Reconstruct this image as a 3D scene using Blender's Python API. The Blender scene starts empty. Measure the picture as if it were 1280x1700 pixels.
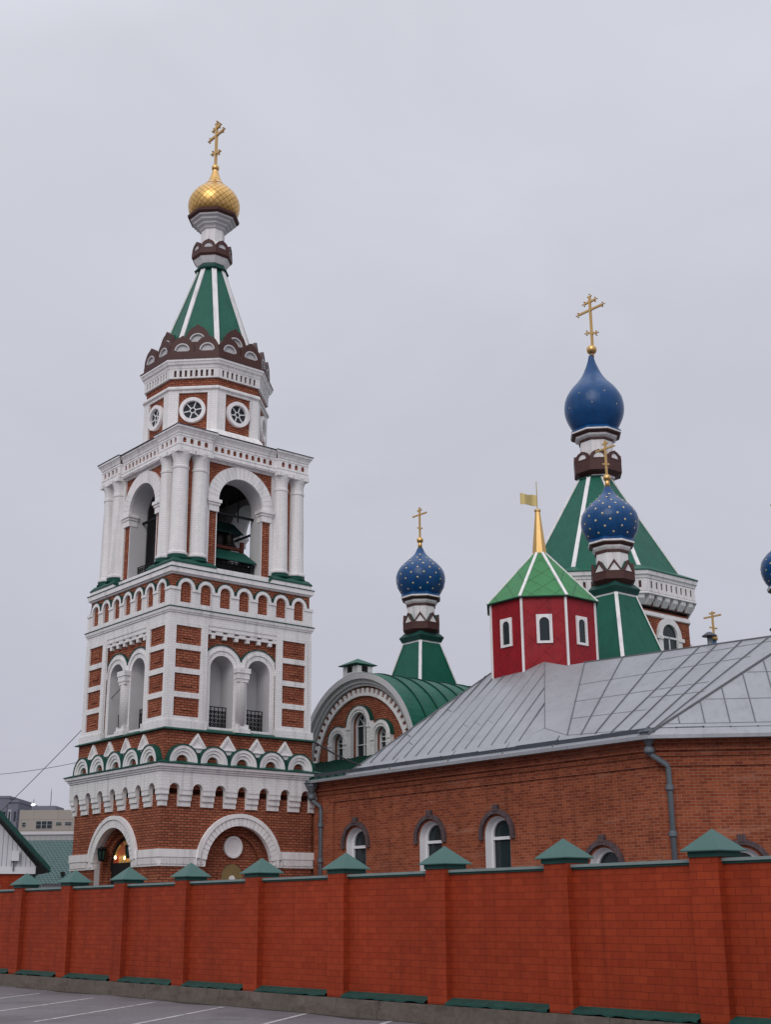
import bpy, math, random
from mathutils import Vector, Matrix
from mathutils.geometry import tessellate_polygon
random.seed(7)
R = math.radians
S = bpy.context.scene

# ------------------------------------------------------------------ camera
EYE = 1.74
pit, rol = R(17.2405), R(-0.4454)
fw = Vector((0, math.cos(pit), math.sin(pit)))
up0 = Vector((0, -math.sin(pit), math.cos(pit)))
ri0 = Vector((1, 0, 0))
ri = ri0 * math.cos(rol) + up0 * math.sin(rol)
up = up0 * math.cos(rol) - ri0 * math.sin(rol)
cd = bpy.data.cameras.new('camera')
cam = bpy.data.objects.new('camera', cd)
S.collection.objects.link(cam)
m = Matrix((ri, up, -fw)).transposed().to_4x4()
m.translation = (0, 0, EYE)
cam.matrix_world = m
cd.sensor_fit = 'VERTICAL'
cd.sensor_height = 24
cd.lens = 24 * 2144.2 / 1700
cd.clip_start = 0.1
cd.clip_end = 3000
S.camera = cam

# ------------------------------------------------------------------ sky, sun, exposure
w = bpy.data.worlds.new('World')
S.world = w
w.use_nodes = True
nt = w.node_tree
nt.nodes.clear()
N = nt.nodes.new
out = N('ShaderNodeOutputWorld')
sky = N('ShaderNodeTexSky')
sky.sky_type = 'NISHITA'
sky.sun_disc = False
sky.sun_elevation = R(38)
sky.sun_rotation = R(200)
bg1 = N('ShaderNodeBackground'); bg1.inputs[1].default_value = 0.06
nt.links.new(sky.outputs[0], bg1.inputs[0])
tc = N('ShaderNodeTexCoord')
sep = N('ShaderNodeSeparateXYZ')
nt.links.new(tc.outputs['Generated'], sep.inputs[0])
ramp = N('ShaderNodeValToRGB')
cr = ramp.color_ramp
cr.elements[0].position = 0.0; cr.elements[0].color = (.45, .45, .52, 1)
cr.elements[1].position = 1.0; cr.elements[1].color = (1.35, 1.37, 1.46, 1)
for p_, c_ in ((.14, (.525, .53, .61)), (.33, (.575, .585, .665)), (.62, (.655, .675, .745)), (.78, (.95, .97, 1.06))):
    e = cr.elements.new(p_); e.color = c_ + (1,)
nz = N('ShaderNodeTexNoise'); nz.inputs['Scale'].default_value = 1.6; nz.inputs['Detail'].default_value = 3
mp = N('ShaderNodeMapping'); mp.inputs['Scale'].default_value = (1, 1, 2.2)
nt.links.new(tc.outputs['Generated'], mp.inputs[0]); nt.links.new(mp.outputs[0], nz.inputs['Vector'])
ma = N('ShaderNodeMath'); ma.operation = 'MULTIPLY_ADD'; ma.inputs[1].default_value = .26; ma.inputs[2].default_value = -.13
nt.links.new(nz.outputs['Fac'], ma.inputs[0])
ad = N('ShaderNodeMath'); ad.operation = 'ADD'
nt.links.new(sep.outputs['Z'], ad.inputs[0]); nt.links.new(ma.outputs[0], ad.inputs[1])
nt.links.new(ad.outputs[0], ramp.inputs[0])
nz2 = N('ShaderNodeTexNoise'); nz2.inputs['Scale'].default_value = 2.6; nz2.inputs['Detail'].default_value = 5; nz2.inputs['Distortion'].default_value = .6
mp2 = N('ShaderNodeMapping'); mp2.inputs['Scale'].default_value = (1, 1, 2.0); mp2.inputs['Location'].default_value = (3.1, .4, .7)
nt.links.new(tc.outputs['Generated'], mp2.inputs[0]); nt.links.new(mp2.outputs[0], nz2.inputs['Vector'])
cm_ = N('ShaderNodeMapRange'); cm_.inputs['From Min'].default_value = .3; cm_.inputs['From Max'].default_value = .7
cm_.inputs['To Min'].default_value = .945; cm_.inputs['To Max'].default_value = 1.055
nt.links.new(nz2.outputs['Fac'], cm_.inputs['Value'])
bg2 = N('ShaderNodeBackground')
nt.links.new(cm_.outputs[0], bg2.inputs[1])
nt.links.new(ramp.outputs[0], bg2.inputs[0])
mx = N('ShaderNodeMixShader'); mx.inputs[0].default_value = 0.96
nt.links.new(bg1.outputs[0], mx.inputs[1]); nt.links.new(bg2.outputs[0], mx.inputs[2])
nt.links.new(mx.outputs[0], out.inputs[0])

sd = bpy.data.lights.new('sun', 'SUN')
sd.energy = 1.1; sd.angle = R(35); sd.color = (1, .965, .93)
sun = bpy.data.objects.new('sun', sd)
S.collection.objects.link(sun)
sun.rotation_euler = Vector((0.22, 0.86, -0.62)).to_track_quat('-Z', 'Y').to_euler()

S.view_settings.view_transform = 'Standard'
S.view_settings.look = 'None'
S.view_settings.exposure = 0.0
S.view_settings.gamma = 1.0

# ------------------------------------------------------------------ materials
def mat(name, col, rough=.7, metal=0., var=.12, vscale=1.5, brick=None, mortar=None, col2=None, mort=.012,
        bump=.0, streak=0., pattern=None, spec=.22, emit=None, fine=0., patch=None, wave=None):
    M = bpy.data.materials.new(name)
    M.use_nodes = True
    t = M.node_tree
    b = t.nodes['Principled BSDF']
    nn = t.nodes.new
    L = t.links.new
    b.inputs['Roughness'].default_value = rough
    b.inputs['Metallic'].default_value = metal
    b.inputs['Specular IOR Level'].default_value = spec
    uv = nn('ShaderNodeUVMap'); uv.uv_map = 'UVMap'
    geo = nn('ShaderNodeNewGeometry')
    base = nn('ShaderNodeRGB'); base.outputs[0].default_value = (*col, 1)
    cur = base.outputs[0]
    hgt = None
    if brick:
        bt = nn('ShaderNodeTexBrick')
        L(uv.outputs[0], bt.inputs['Vector'])
        bt.inputs['Scale'].default_value = 1
        bt.inputs['Brick Width'].default_value = brick[0]
        bt.inputs['Row Height'].default_value = brick[1]
        bt.inputs['Mortar Size'].default_value = mort
        bt.inputs['Mortar Smooth'].default_value = .3
        bt.inputs['Bias'].default_value = -.1
        bt.inputs['Color1'].default_value = (*col, 1)
        bt.inputs['Color2'].default_value = (*(col2 or col), 1)
        bt.inputs['Mortar'].default_value = (*(mortar or col), 1)
        cur = bt.outputs['Color']; hgt = bt.outputs['Fac']
    if pattern:
        # diagonal lock-seam tiles drawn as thin darker joints
        sx = nn('ShaderNodeSeparateXYZ'); L(uv.outputs[0], sx.inputs[0])
        masks = []
        for op in ('ADD', 'SUBTRACT'):
            a = nn('ShaderNodeMath'); a.operation = op
            L(sx.outputs[0], a.inputs[0]); L(sx.outputs[1], a.inputs[1])
            d = nn('ShaderNodeMath'); d.operation = 'DIVIDE'; L(a.outputs[0], d.inputs[0]); d.inputs[1].default_value = pattern[0]
            fr = nn('ShaderNodeMath'); fr.operation = 'FRACT'; L(d.outputs[0], fr.inputs[0])
            lt = nn('ShaderNodeMath'); lt.operation = 'LESS_THAN'; L(fr.outputs[0], lt.inputs[0]); lt.inputs[1].default_value = pattern[1]
            masks.append(lt)
        mm = nn('ShaderNodeMath'); mm.operation = 'MAXIMUM'; L(masks[0].outputs[0], mm.inputs[0]); L(masks[1].outputs[0], mm.inputs[1])
        mi = nn('ShaderNodeMix'); mi.data_type = 'RGBA'
        L(mm.outputs[0], mi.inputs['Factor']); L(cur, mi.inputs['A'])
        mi.inputs['B'].default_value = (col[0] * pattern[2], col[1] * pattern[2], col[2] * pattern[2], 1)
        cur = mi.outputs['Result']; hgt = mm.outputs[0]
    if var or streak or fine:
        hs = nn('ShaderNodeHueSaturation')
        L(cur, hs.inputs['Color'])
        n1 = nn('ShaderNodeTexNoise'); n1.inputs['Scale'].default_value = vscale; n1.inputs['Detail'].default_value = 6
        n1.inputs['Roughness'].default_value = .65
        L(geo.outputs['Position'], n1.inputs['Vector'])
        v = nn('ShaderNodeMath'); v.operation = 'MULTIPLY_ADD'
        L(n1.outputs['Fac'], v.inputs[0]); v.inputs[1].default_value = 2 * var * 1.6; v.inputs[2].default_value = 1 - var * 1.6
        last = v.outputs[0]
        if streak:
            mpn = nn('ShaderNodeMapping'); mpn.inputs['Scale'].default_value = (3.2, 3.2, .22)
            L(geo.outputs['Position'], mpn.inputs[0])
            n2 = nn('ShaderNodeTexNoise'); n2.inputs['Scale'].default_value = 1.4; n2.inputs['Detail'].default_value = 5
            L(mpn.outputs[0], n2.inputs['Vector'])
            v2 = nn('ShaderNodeMapRange'); v2.inputs['From Min'].default_value = .5; v2.inputs['From Max'].default_value = .75
            v2.inputs['To Min'].default_value = 1; v2.inputs['To Max'].default_value = 1 - streak
            L(n2.outputs['Fac'], v2.inputs['Value'])
            mu = nn('ShaderNodeMath'); mu.operation = 'MULTIPLY'; L(last, mu.inputs[0]); L(v2.outputs[0], mu.inputs[1]); last = mu.outputs[0]
        if fine:
            n3 = nn('ShaderNodeTexNoise'); n3.inputs['Scale'].default_value = 14; n3.inputs['Detail'].default_value = 4
            L(geo.outputs['Position'], n3.inputs['Vector'])
            v3 = nn('ShaderNodeMath'); v3.operation = 'MULTIPLY_ADD'; L(n3.outputs['Fac'], v3.inputs[0])
            v3.inputs[1].default_value = 2 * fine; v3.inputs[2].default_value = 1 - fine
            mu = nn('ShaderNodeMath'); mu.operation = 'MULTIPLY'; L(last, mu.inputs[0]); L(v3.outputs[0], mu.inputs[1]); last = mu.outputs[0]
        L(last, hs.inputs['Value'])
        cur = hs.outputs[0]
    if patch:   # irregular worn or stained areas: (colour, threshold from, to, noise scale, strength, squash)
        pm_ = nn('ShaderNodeMapping'); pm_.inputs['Scale'].default_value = patch[5] if len(patch) > 5 else (1, 1, 1)
        L(geo.outputs['Position'], pm_.inputs[0])
        n4 = nn('ShaderNodeTexNoise'); n4.inputs['Scale'].default_value = patch[3]; n4.inputs['Detail'].default_value = 8; n4.inputs['Roughness'].default_value = .7
        L(pm_.outputs[0], n4.inputs['Vector'])
        r4 = nn('ShaderNodeMapRange'); r4.inputs['From Min'].default_value = patch[1]; r4.inputs['From Max'].default_value = patch[2]
        r4.inputs['To Max'].default_value = patch[4]
        L(n4.outputs['Fac'], r4.inputs['Value'])
        m4 = nn('ShaderNodeMix'); m4.data_type = 'RGBA'
        L(r4.outputs[0], m4.inputs['Factor']); L(cur, m4.inputs['A']); m4.inputs['B'].default_value = (*patch[0], 1)
        cur = m4.outputs['Result']
    L(cur, b.inputs['Base Color'])
    wn_ = None
    if wave:    # hand-laid sheet: soft dents, (scale, strength, distance)
        n5 = nn('ShaderNodeTexNoise'); n5.inputs['Scale'].default_value = wave[0]; n5.inputs['Detail'].default_value = 3
        L(geo.outputs['Position'], n5.inputs['Vector'])
        b5 = nn('ShaderNodeBump'); b5.inputs['Strength'].default_value = wave[1]; b5.inputs['Distance'].default_value = wave[2]
        L(n5.outputs['Fac'], b5.inputs['Height']); L(b5.outputs[0], b.inputs['Normal']); wn_ = b5.outputs[0]
    if bump and hgt is not None:
        bp = nn('ShaderNodeBump'); bp.invert = True
        bp.inputs['Strength'].default_value = bump; bp.inputs['Distance'].default_value = .02
        L(hgt, bp.inputs['Height'])
        if wn_: L(wn_, bp.inputs['Normal'])
        L(bp.outputs[0], b.inputs['Normal'])
    if emit:
        b.inputs['Emission Color'].default_value = (*emit[0], 1); b.inputs['Emission Strength'].default_value = emit[1]
    return M

M = {}
M['brick'] = mat('old_red_brick', (.40, .135, .072), .85, brick=(.27, .098), col2=(.27, .072, .04), mortar=(.105, .045, .034), mort=.017, bump=.7, var=.2, vscale=.9, streak=.18, fine=.16, spec=.1, patch=((.50, .33, .25), .66, .74, 2.6, .55))
M['brick_hall'] = mat('weathered_red_brick', (.305, .080, .036), .85, brick=(.27, .094), col2=(.185, .040, .020), mortar=(.30, .16, .115), mort=.009, bump=.6, var=.26, vscale=.55, streak=.28, fine=.2, spec=.1, patch=((.46, .25, .17), .56, .72, 1.1, .42, (.5, .5, 2.2)))
M['white'] = mat('whitewashed_brick', (.80, .775, .765), .8, brick=(.27, .098), col2=(.75, .73, .725), mortar=(.60, .58, .58), mort=.006, bump=.35, var=.06, vscale=1.1, streak=.26, fine=.07, patch=((.42, .34, .31), .67, .75, 3.1, .6))
M['plaster'] = mat('white_painted_plaster', (.80, .775, .77), .75, var=.06, vscale=1.3, streak=.26, fine=.07, patch=((.40, .36, .345), .66, .76, 2.3, .5))
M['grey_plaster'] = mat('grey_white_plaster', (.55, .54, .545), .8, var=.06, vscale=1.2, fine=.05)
M['dark_plaster'] = mat('shaded_inner_plaster', (.20, .19, .185), .9, var=.15, vscale=1.5)  # white inner plaster, the belfry's interior shade put into its colour
M['green'] = mat('dark_green_sheet_roof', (.008, .105, .066), .45, var=.16, vscale=1.2, streak=.22, fine=.06, wave=(1.1, .35, .12))
M['seam_green'] = mat('dark_green_seam', (.006, .045, .03), .5, var=.1)  # darker green paints in the shadow lines of the roof seams
M['green_dark'] = mat('green_ledge_flashing', (.008, .066, .048), .5, var=.2, vscale=2, wave=(3, .3, .05))
M['green_trim'] = mat('dusty_green_cap_metal', (.055, .125, .112), .45, var=.10, vscale=2.5, fine=.05)
M['coping'] = mat('skylit_coping_sheet', (.20, .255, .25), .45, var=.15, vscale=3, fine=.06)  # green coping, paled in colour for the sky light its edge catches
M['vane'] = mat('pale_gold_vane', (.50, .39, .17), .45, .3, var=.1)
M['canopy_dark'] = mat('shaded_green_canopy', (.006, .026, .021), .6, var=.2)  # green canopy sheet with the shade inside the belfry painted into its colour
M['pane'] = mat('dusty_drum_glass', (.035, .038, .045), .5, var=.1, spec=.1)
M['joint'] = mat('flat_roof_joint', (.255, .26, .275), .5, .2, var=.2)
M['green_flash'] = mat('worn_dark_green_metal', (.012, .06, .05), .5, var=.3, vscale=3, fine=.2)
M['turret_green'] = mat('bright_green_tiles', (.045, .215, .075), .45, pattern=(1.0, .035, .32), var=.14, streak=.15, bump=.5, wave=(1.5, .3, .08))
M['turret_red'] = mat('dark_red_metal_tiles', (.285, .010, .017), .42, pattern=(1.0, .022, .45), var=.14, streak=.18, bump=.5, wave=(1.5, .35, .08))
M['brown'] = mat('dark_brown_sheet', (.078, .032, .028), .5, var=.15)
M['gold'] = mat('gold_sheet', (.66, .41, .16), .32, 1.0, var=.08)
M['gold_tile'] = mat('gold_scale_tiles', (.71, .43, .15), .36, 1.0, pattern=(.30, .10, .25), var=.08, bump=.6)
M['gold_paint'] = mat('gilded_paint', (.62, .40, .16), .4, .55, var=.08)
M['blue'] = mat('deep_blue_dome_sheet', (.006, .062, .19), .3, spec=.32, var=.2, vscale=1.6, streak=.22, fine=.06, wave=(1.8, .35, .10))
M['star'] = mat('gilded_star', (.72, .60, .34), .38, .35, var=.1)
M['metal'] = mat('galvanised_roof_sheet', (.335, .345, .37), .40, .3, var=.12, vscale=.5, streak=.14, fine=.04, wave=(.9, .5, .10), patch=((.235, .235, .24), .58, .74, .7, .5))
M['seam'] = mat('shadow_dark_roof_seam', (.14, .145, .155), .6, var=.2)  # dark tone paints in the shadow line along each raised seam
M['gutter'] = mat('dark_grey_gutter', (.075, .085, .10), .45, .3, var=.2, vscale=3)
M['pipe'] = mat('grey_blue_downpipe', (.14, .16, .18), .45, .3, var=.14, vscale=3)
M['glass'] = mat('dark_window_glass', (.022, .032, .036), .1, var=0, spec=.32)
M['pvc'] = mat('white_window_frame', (.72, .72, .74), .5, var=.03)
M['hood'] = mat('purple_grey_brick_hood', (.085, .058, .062), .8, brick=(.12, .3), col2=(.12, .085, .09), mortar=(.06, .045, .045), var=.1)
M['dark'] = mat('dark_interior', (.018, .016, .017), .9, var=.1)
M['iron'] = mat('black_iron', (.012, .012, .014), .5, .4, var=.1)
M['bronze'] = mat('dark_bronze', (.03, .026, .022), .4, .8, var=.15)
M['wood'] = mat('dark_red_wood', (.10, .028, .02), .7, var=.2)
M['fence'] = mat('painted_orange_red_brick', (.315, .045, .016), .62, brick=(.262, .107), col2=(.262, .034, .013), mortar=(.20, .028, .012), mort=.005, bump=.6, var=.22, vscale=.4, streak=.22, fine=.12, spec=.12, patch=((.20, .030, .014), .52, .70, 1.2, .6, (1, 1, .5)))
M['concrete'] = mat('stained_concrete_footing', (.14, .116, .098), .9, var=.3, vscale=1.6, streak=.25, fine=.25, patch=((.07, .055, .043), .5, .68, 1.6, .75, (1, 1, 3)))
M['asphalt'] = mat('grey_asphalt', (.165, .150, .162), .85, var=.2, vscale=.5, fine=.34, patch=((.105, .096, .102), .5, .62, .55, .6))
M['kerb'] = mat('dirt_strip', (.055, .045, .04), .95, var=.35, vscale=3, fine=.3)
M['paint'] = mat('worn_white_road_paint', (.46, .44, .45), .8, var=.25, vscale=4, fine=.3, patch=((.165, .15, .162), .50, .62, 5.0, .85))
M['siding'] = mat('white_plank_siding', (.62, .62, .65), .7, brick=(.16, 9.), mortar=(.26, .26, .29), mort=.012, bump=.5, var=.05)
M['tile_green'] = mat('blue_green_metal_tiles', (.075, .135, .13), .5, brick=(.22, .20), mortar=(.025, .05, .05), col2=(.085, .15, .145), mort=.028, bump=.8, var=.08)
M['beige'] = mat('beige_panel_wall', (.33, .295, .26), .85, brick=(3.1, 1.35), mortar=(.22, .19, .165), mort=.03, var=.08, vscale=.2)
M['pale'] = mat('pale_grey_wall', (.36, .36, .355), .85, brick=(.4, 9.), mortar=(.30, .30, .30), mort=.03, var=.06, vscale=.3)
M['slate'] = mat('slate_grey_wall', (.165, .17, .21), .8, var=.08, vscale=.3)
M['slate_pale'] = mat('pale_block_wall', (.36, .365, .40), .8, var=.08, vscale=.3)
M['gold_disc'] = mat('gold_relief_panel', (.27, .19, .085), .5, .2, var=.22, vscale=4)
M['lamp'] = mat('lit_lamp', (.9, .8, .6), .5, var=0, emit=((1, .68, .32), 4))
M['flood'] = mat('lit_floodlight', (.9, .9, .9), .5, var=0, emit=((.9, .95, 1), 2.2))
M['cable'] = mat('black_cable', (.03, .03, .035), .6, var=0)
# icon mosaic over the porch door: soft blotches of gold, ochre and red
mi_ = bpy.data.materials.new('gold_red_mosaic'); mi_.use_nodes = True
t_ = mi_.node_tree; b_ = t_.nodes['Principled BSDF']
vo = t_.nodes.new('ShaderNodeTexVoronoi'); vo.inputs['Scale'].default_value = 6
rp = t_.nodes.new('ShaderNodeValToRGB')
rp.color_ramp.elements[0].color = (.75, .42, .09, 1); rp.color_ramp.elements[1].color = (.30, .08, .04, 1)
e_ = rp.color_ramp.elements.new(.35); e_.color = (.80, .52, .15, 1)
e_ = rp.color_ramp.elements.new(.6); e_.color = (.55, .10, .05, 1)
t_.links.new(vo.outputs['Color'], rp.inputs[0]); t_.links.new(rp.outputs[0], b_.inputs['Base Color']); b_.inputs['Roughness'].default_value = .4
M['mosaic'] = mi_
vo.inputs['Scale'].default_value = 4

# ------------------------------------------------------------------ mesh builder
class MB:
    def __init__(s, o=(0, 0), u=(1, 0), n=(0, -1), off=(0, 0, 0)):
        s.v = []; s.f = []; s.mi = []; s.sm = []; s.uv = {}
        s.o, s.u, s.n, s.off = o, u, n, off
        s.cur = 0
    def P(s, a, d, z):
        s.v.append((s.o[0] + a * s.u[0] + d * s.n[0] - s.off[0], s.o[1] + a * s.u[1] + d * s.n[1] - s.off[1], z - s.off[2]))
        return len(s.v) - 1
    def V(s, x, y, z):
        s.v.append((x - s.off[0], y - s.off[1], z - s.off[2])); return len(s.v) - 1
    def F(s, ids, smooth=False, uv=None):
        s.f.append(tuple(ids)); s.mi.append(s.cur); s.sm.append(smooth)
        if uv: s.uv[len(s.f) - 1] = uv
        return s
    def box(s, a0, a1, d0, d1, z0, z1):
        i = [s.P(a, d, z) for z in (z0, z1) for d in (d0, d1) for a in (a0, a1)]
        for q in ((0, 1, 3, 2), (4, 6, 7, 5), (0, 4, 5, 1), (2, 3, 7, 6), (0, 2, 6, 4), (1, 5, 7, 3)):
            s.F([i[k] for k in q])
        return s
    def poly(s, loops, d0, d1, mitre=None):
        """polygon with holes in the facade plane, from depth d0 (back) to d1 (front)"""
        flat = [p for l in loops for p in l]
        tri = tessellate_polygon([[Vector((p[0], p[1], 0)) for p in l] for l in loops])
        fr = [s.P(p[0], d1, p[1]) for p in flat]
        bk = []
        for p in flat:
            a = p[0]
            if mitre and abs(a) >= mitre - 1e-4: a = math.copysign(abs(a) - (d1 - d0), a)
            bk.append(s.P(a, d0, p[1]))
        for t in tri:
            s.F([fr[k] for k in t]); s.F([bk[k] for k in reversed(t)])
        k0 = 0
        for l in loops:
            n = len(l)
            for k in range(n):
                a, b = k0 + k, k0 + (k + 1) % n
                s.F([fr[a], bk[a], bk[b], fr[b]])
            k0 += n
        return s
    def lathe(s, prof, n=32, phase=0., cx=0, cy=0, smooth=False, cap0=True, cap1=True, scale=1.):
        rings = []
        if smooth:   # separate rings at sharp profile corners keep the shaft shading true
            pp = [prof[0]]
            for k in range(1, len(prof) - 1):
                a, b, c = prof[k - 1], prof[k], prof[k + 1]
                t0 = math.atan2(b[1] - a[1], b[0] - a[0]); t1 = math.atan2(c[1] - b[1], c[0] - b[0])
                pp.append(b)
                if abs((t1 - t0 + math.pi) % (2 * math.pi) - math.pi) > .5: pp.append(b)
            prof = pp + [prof[-1]]
        for (r, z) in prof:
            r *= scale
            rings.append([s.V(cx + s.off[0] * 0 + r * math.cos(phase + 2 * math.pi * k / n), cy + r * math.sin(phase + 2 * math.pi * k / n), z) for k in range(n)])
        L = 0; rm = max(p[0] for p in prof) * scale
        for i in range(len(prof) - 1):
            if prof[i] == prof[i + 1]: continue
            dl = math.hypot(prof[i + 1][0] - prof[i][0], prof[i + 1][1] - prof[i][1])
            for k in range(n):
                k2 = (k + 1) % n
                uv = None
                if n > 12:
                    u0, u1 = 2 * math.pi * rm * k / n, 2 * math.pi * rm * (k + 1) / n
                    uv = [(u0, L), (u1, L), (u1, L + dl), (u0, L + dl)]
                s.F([rings[i][k], rings[i][k2], rings[i + 1][k2], rings[i + 1][k]], smooth, uv)
            L += dl
        if cap0 and prof[0][0] > 1e-4: s.F(list(reversed(rings[0])))
        if cap1 and prof[-1][0] > 1e-4: s.F(rings[-1])
        return s
    def sq(s, prof, **k):      # square ring: prof in (half width, z)
        return s.lathe([(r * math.sqrt(2), z) for r, z in prof], 4, math.pi / 4, **k)
    def oct(s, prof, **k):     # octagonal ring: prof in (apothem, z)
        return s.lathe([(r / math.cos(math.pi / 8), z) for r, z in prof], 8, math.pi / 8, **k)
    def bar(s, p, q, wd, ht=None, upv=(0, 0, 1)):
        ht = ht or wd
        p, q = Vector(p), Vector(q)
        d = (q - p).normalized(); u = Vector(upv)
        if abs(d.dot(u)) > .98: u = Vector((1, 0, 0))
        x = d.cross(u).normalized(); y = x.cross(d)
        i = [s.V(*(e + x * a * wd / 2 + y * b * ht / 2)) for e in (p, q) for a, b in ((-1, -1), (1, -1), (1, 1), (-1, 1))]
        for k in range(4): s.F([i[k], i[(k + 1) % 4], i[4 + (k + 1) % 4], i[4 + k]])
        s.F(i[3::-1]); s.F(i[4:])
        return s
    def tube(s, pts, r, n=8):
        prev = None
        pts = [Vector(p) for p in pts]
        for k, p in enumerate(pts):
            d = (pts[min(k + 1, len(pts) - 1)] - pts[max(k - 1, 0)]).normalized()
            u = Vector((0, 0, 1)) if abs(d.z) < .9 else Vector((1, 0, 0))
            x = d.cross(u).normalized(); y = x.cross(d)
            ring = [s.V(*(p + (x * math.cos(2 * math.pi * j / n) + y * math.sin(2 * math.pi * j / n)) * r)) for j in range(n)]
            if prev:
                for j in range(n): s.F([prev[j], prev[(j + 1) % n], ring[(j + 1) % n], ring[j]], True)
            else: s.F(ring[::-1])
            prev = ring
        s.F(prev)
        return s
    def quad(s, *pts):
        return s.F([s.V(*p) for p in pts])
    def build(s, name, mats, parent=None, keep=False):
        me = bpy.data.meshes.new(name)
        me.from_pydata(s.v, [], s.f)
        if not isinstance(mats, (list, tuple)): mats = [mats]
        for q in mats: me.materials.append(M[q])
        import bmesh
        for p, mi, sm in zip(me.polygons, s.mi, s.sm):
            p.material_index = mi; p.use_smooth = sm
        uvl = me.uv_layers.new(name='UVMap')
        for p in me.polygons:
            ex = s.uv.get(p.index)
            n = p.normal
            if abs(n.z) < .92:
                t = Vector((-n.y, n.x, 0)).normalized(); b = n.cross(t)
                if abs(n.z) < .3: b = Vector((0, 0, 1))
            else:
                t = Vector((1, 0, 0)); b = Vector((0, 1, 0))
            for j, li in enumerate(p.loop_indices):
                if ex: uvl.data[li].uv = ex[j]
                else:
                    c = me.vertices[me.loops[li].vertex_index].co + Vector(s.off)
                    uvl.data[li].uv = (c.dot(t), c.dot(b))
        if not keep:
            bm = bmesh.new(); bm.from_mesh(me)
            bmesh.ops.recalc_face_normals(bm, faces=bm.faces); bm.to_mesh(me); bm.free()
        o = bpy.data.objects.new(name, me)
        S.collection.objects.link(o)
        if parent: o.parent = parent
        return o

YAW = R(39.935); T = Vector((-7.863, 53.07, 0))
AX = Vector((math.cos(YAW), math.sin(YAW), 0)); AY = Vector((-math.sin(YAW), math.cos(YAW), 0))
def L2W(x, y, z=0.): return T + AX * x + AY * y + Vector((0, 0, z))

def tag(o, label=None, cat=None, group=None, kind=None):
    if label: o['label'] = label
    if cat: o['category'] = cat
    if group: o['group'] = group
    if kind: o['kind'] = kind
    return o
def thing(name, loc, rz, label, cat, group=None):
    o = bpy.data.objects.new(name, None)
    S.collection.objects.link(o)
    o.location = loc; o.rotation_euler = (0, 0, rz)
    return tag(o, label, cat, group)
def copy_tree(o, parent):
    c = o.copy(); S.collection.objects.link(c); c.parent = parent
    for ch in list(o.children): copy_tree(ch, c)
    return c
def around(objs, n=4, skip=()):
    """copy facade parts round the axis of their thing"""
    for o in objs:
        for k in range(1, n):
            if k in skip: continue
            c = copy_tree(o, o.parent)
            c.rotation_euler = (0, 0, -2 * math.pi * k / n)

def arc(c, zc, r, a0=0., a1=180., n=20):
    return [(c + r * math.cos(R(a0 + (a1 - a0) * k / n)), zc + r * math.sin(R(a0 + (a1 - a0) * k / n))) for k in range(n + 1)]
def arched(c, hw, zb, zs, n=20):   # arched opening outline
    return [(c - hw, zb), (c + hw, zb)] + arc(c, zs, hw, 0, 180, n)
def band(c, zs, r0, r1, zb=None, n=24):  # arch band, with legs down to zb
    o = arc(c, zs, r1, 0, 180, n); i = arc(c, zs, r0, 180, 0, n)
    if zb is not None:
        o = [(c + r1, zb)] + o + [(c - r1, zb)]; i = [(c - r0, zb)] + i + [(c + r0, zb)]
    return o + i
def rect(a0, a1, z0, z1): return [(a0, z0), (a1, z0), (a1, z1), (a0, z1)]
def circ(c, z, r, n=28): return [(c + r * math.cos(2 * math.pi * k / n), z + r * math.sin(2 * math.pi * k / n)) for k in range(n)]
def voussoirs(mb, c, zs, r0, r1, d0, d1, n, a0=0, a1=180, gap=.14):
    st = (a1 - a0) / n
    for k in range(n):
        b0, b1 = a0 + st * (k + gap / 2), a0 + st * (k + 1 - gap / 2)
        q = arc(c, zs, r1, b0, b1, 2) + arc(c, zs, r0, b1, b0, 2)
        mb.poly([q], d0, d1)

# ------------------------------------------------------------------ ground
g = MB()
g.quad((-1500, -60, 0), (1500, -60, 0), (1500, 2500, 0), (-1500, 2500, 0))
tag(g.build('ground', 'asphalt', keep=True), kind='structure')

FA = R(-50.686)
FO = Vector((-0.8405, 24.9314, 0)); FU = Vector((math.cos(FA), math.sin(FA), 0)); FN = Vector((math.sin(FA), -math.cos(FA), 0))
def fmb(): return MB(o=(0, 0), u=(1, 0), n=(0, -1))   # fence-local frame: x along fence, -y towards the car park
FR = FA
d_ = MB()
xs = [-24 + .5 * k for k in range(84)]
fr_ = [d_.P(x, .42 + .16 * math.sin(x * 1.7) * math.sin(x * .6 + 1) + random.uniform(-.04, .04), .004) for x in xs]
bk_ = [d_.P(x, -.1, .004) for x in xs]
for k in range(len(xs) - 1): d_.F([fr_[k], fr_[k + 1], bk_[k + 1], bk_[k]])
ds = d_.build('dirt_strip', 'kerb', keep=True); ds.location = FO; ds.rotation_euler = (0, 0, FR)
tag(ds, kind='structure')
for k, (t0, d0) in enumerate(((-15.0, 1.15), (-12.6, 1.12), (-10.2, 1.1), (-7.72, 1.0), (-5.48, .70), (-3.15, .55), (-.55, .42), (1.85, .4), (4.3, .4))):
    p = MB()
    dx, dy = .6, .8
    a = Vector((t0, d0)); b = a + Vector((dx, dy)) * 5.2; nrm = Vector((dy, -dx)) * .05
    p.F([p.P(q.x, q.y, .004) for q in (a - nrm, a + nrm, b + nrm, b - nrm)])
    o = p.build('parking_line', 'paint', keep=True); o.location = FO; o.rotation_euler = (0, 0, FR)
    tag(o, kind='structure')

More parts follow.
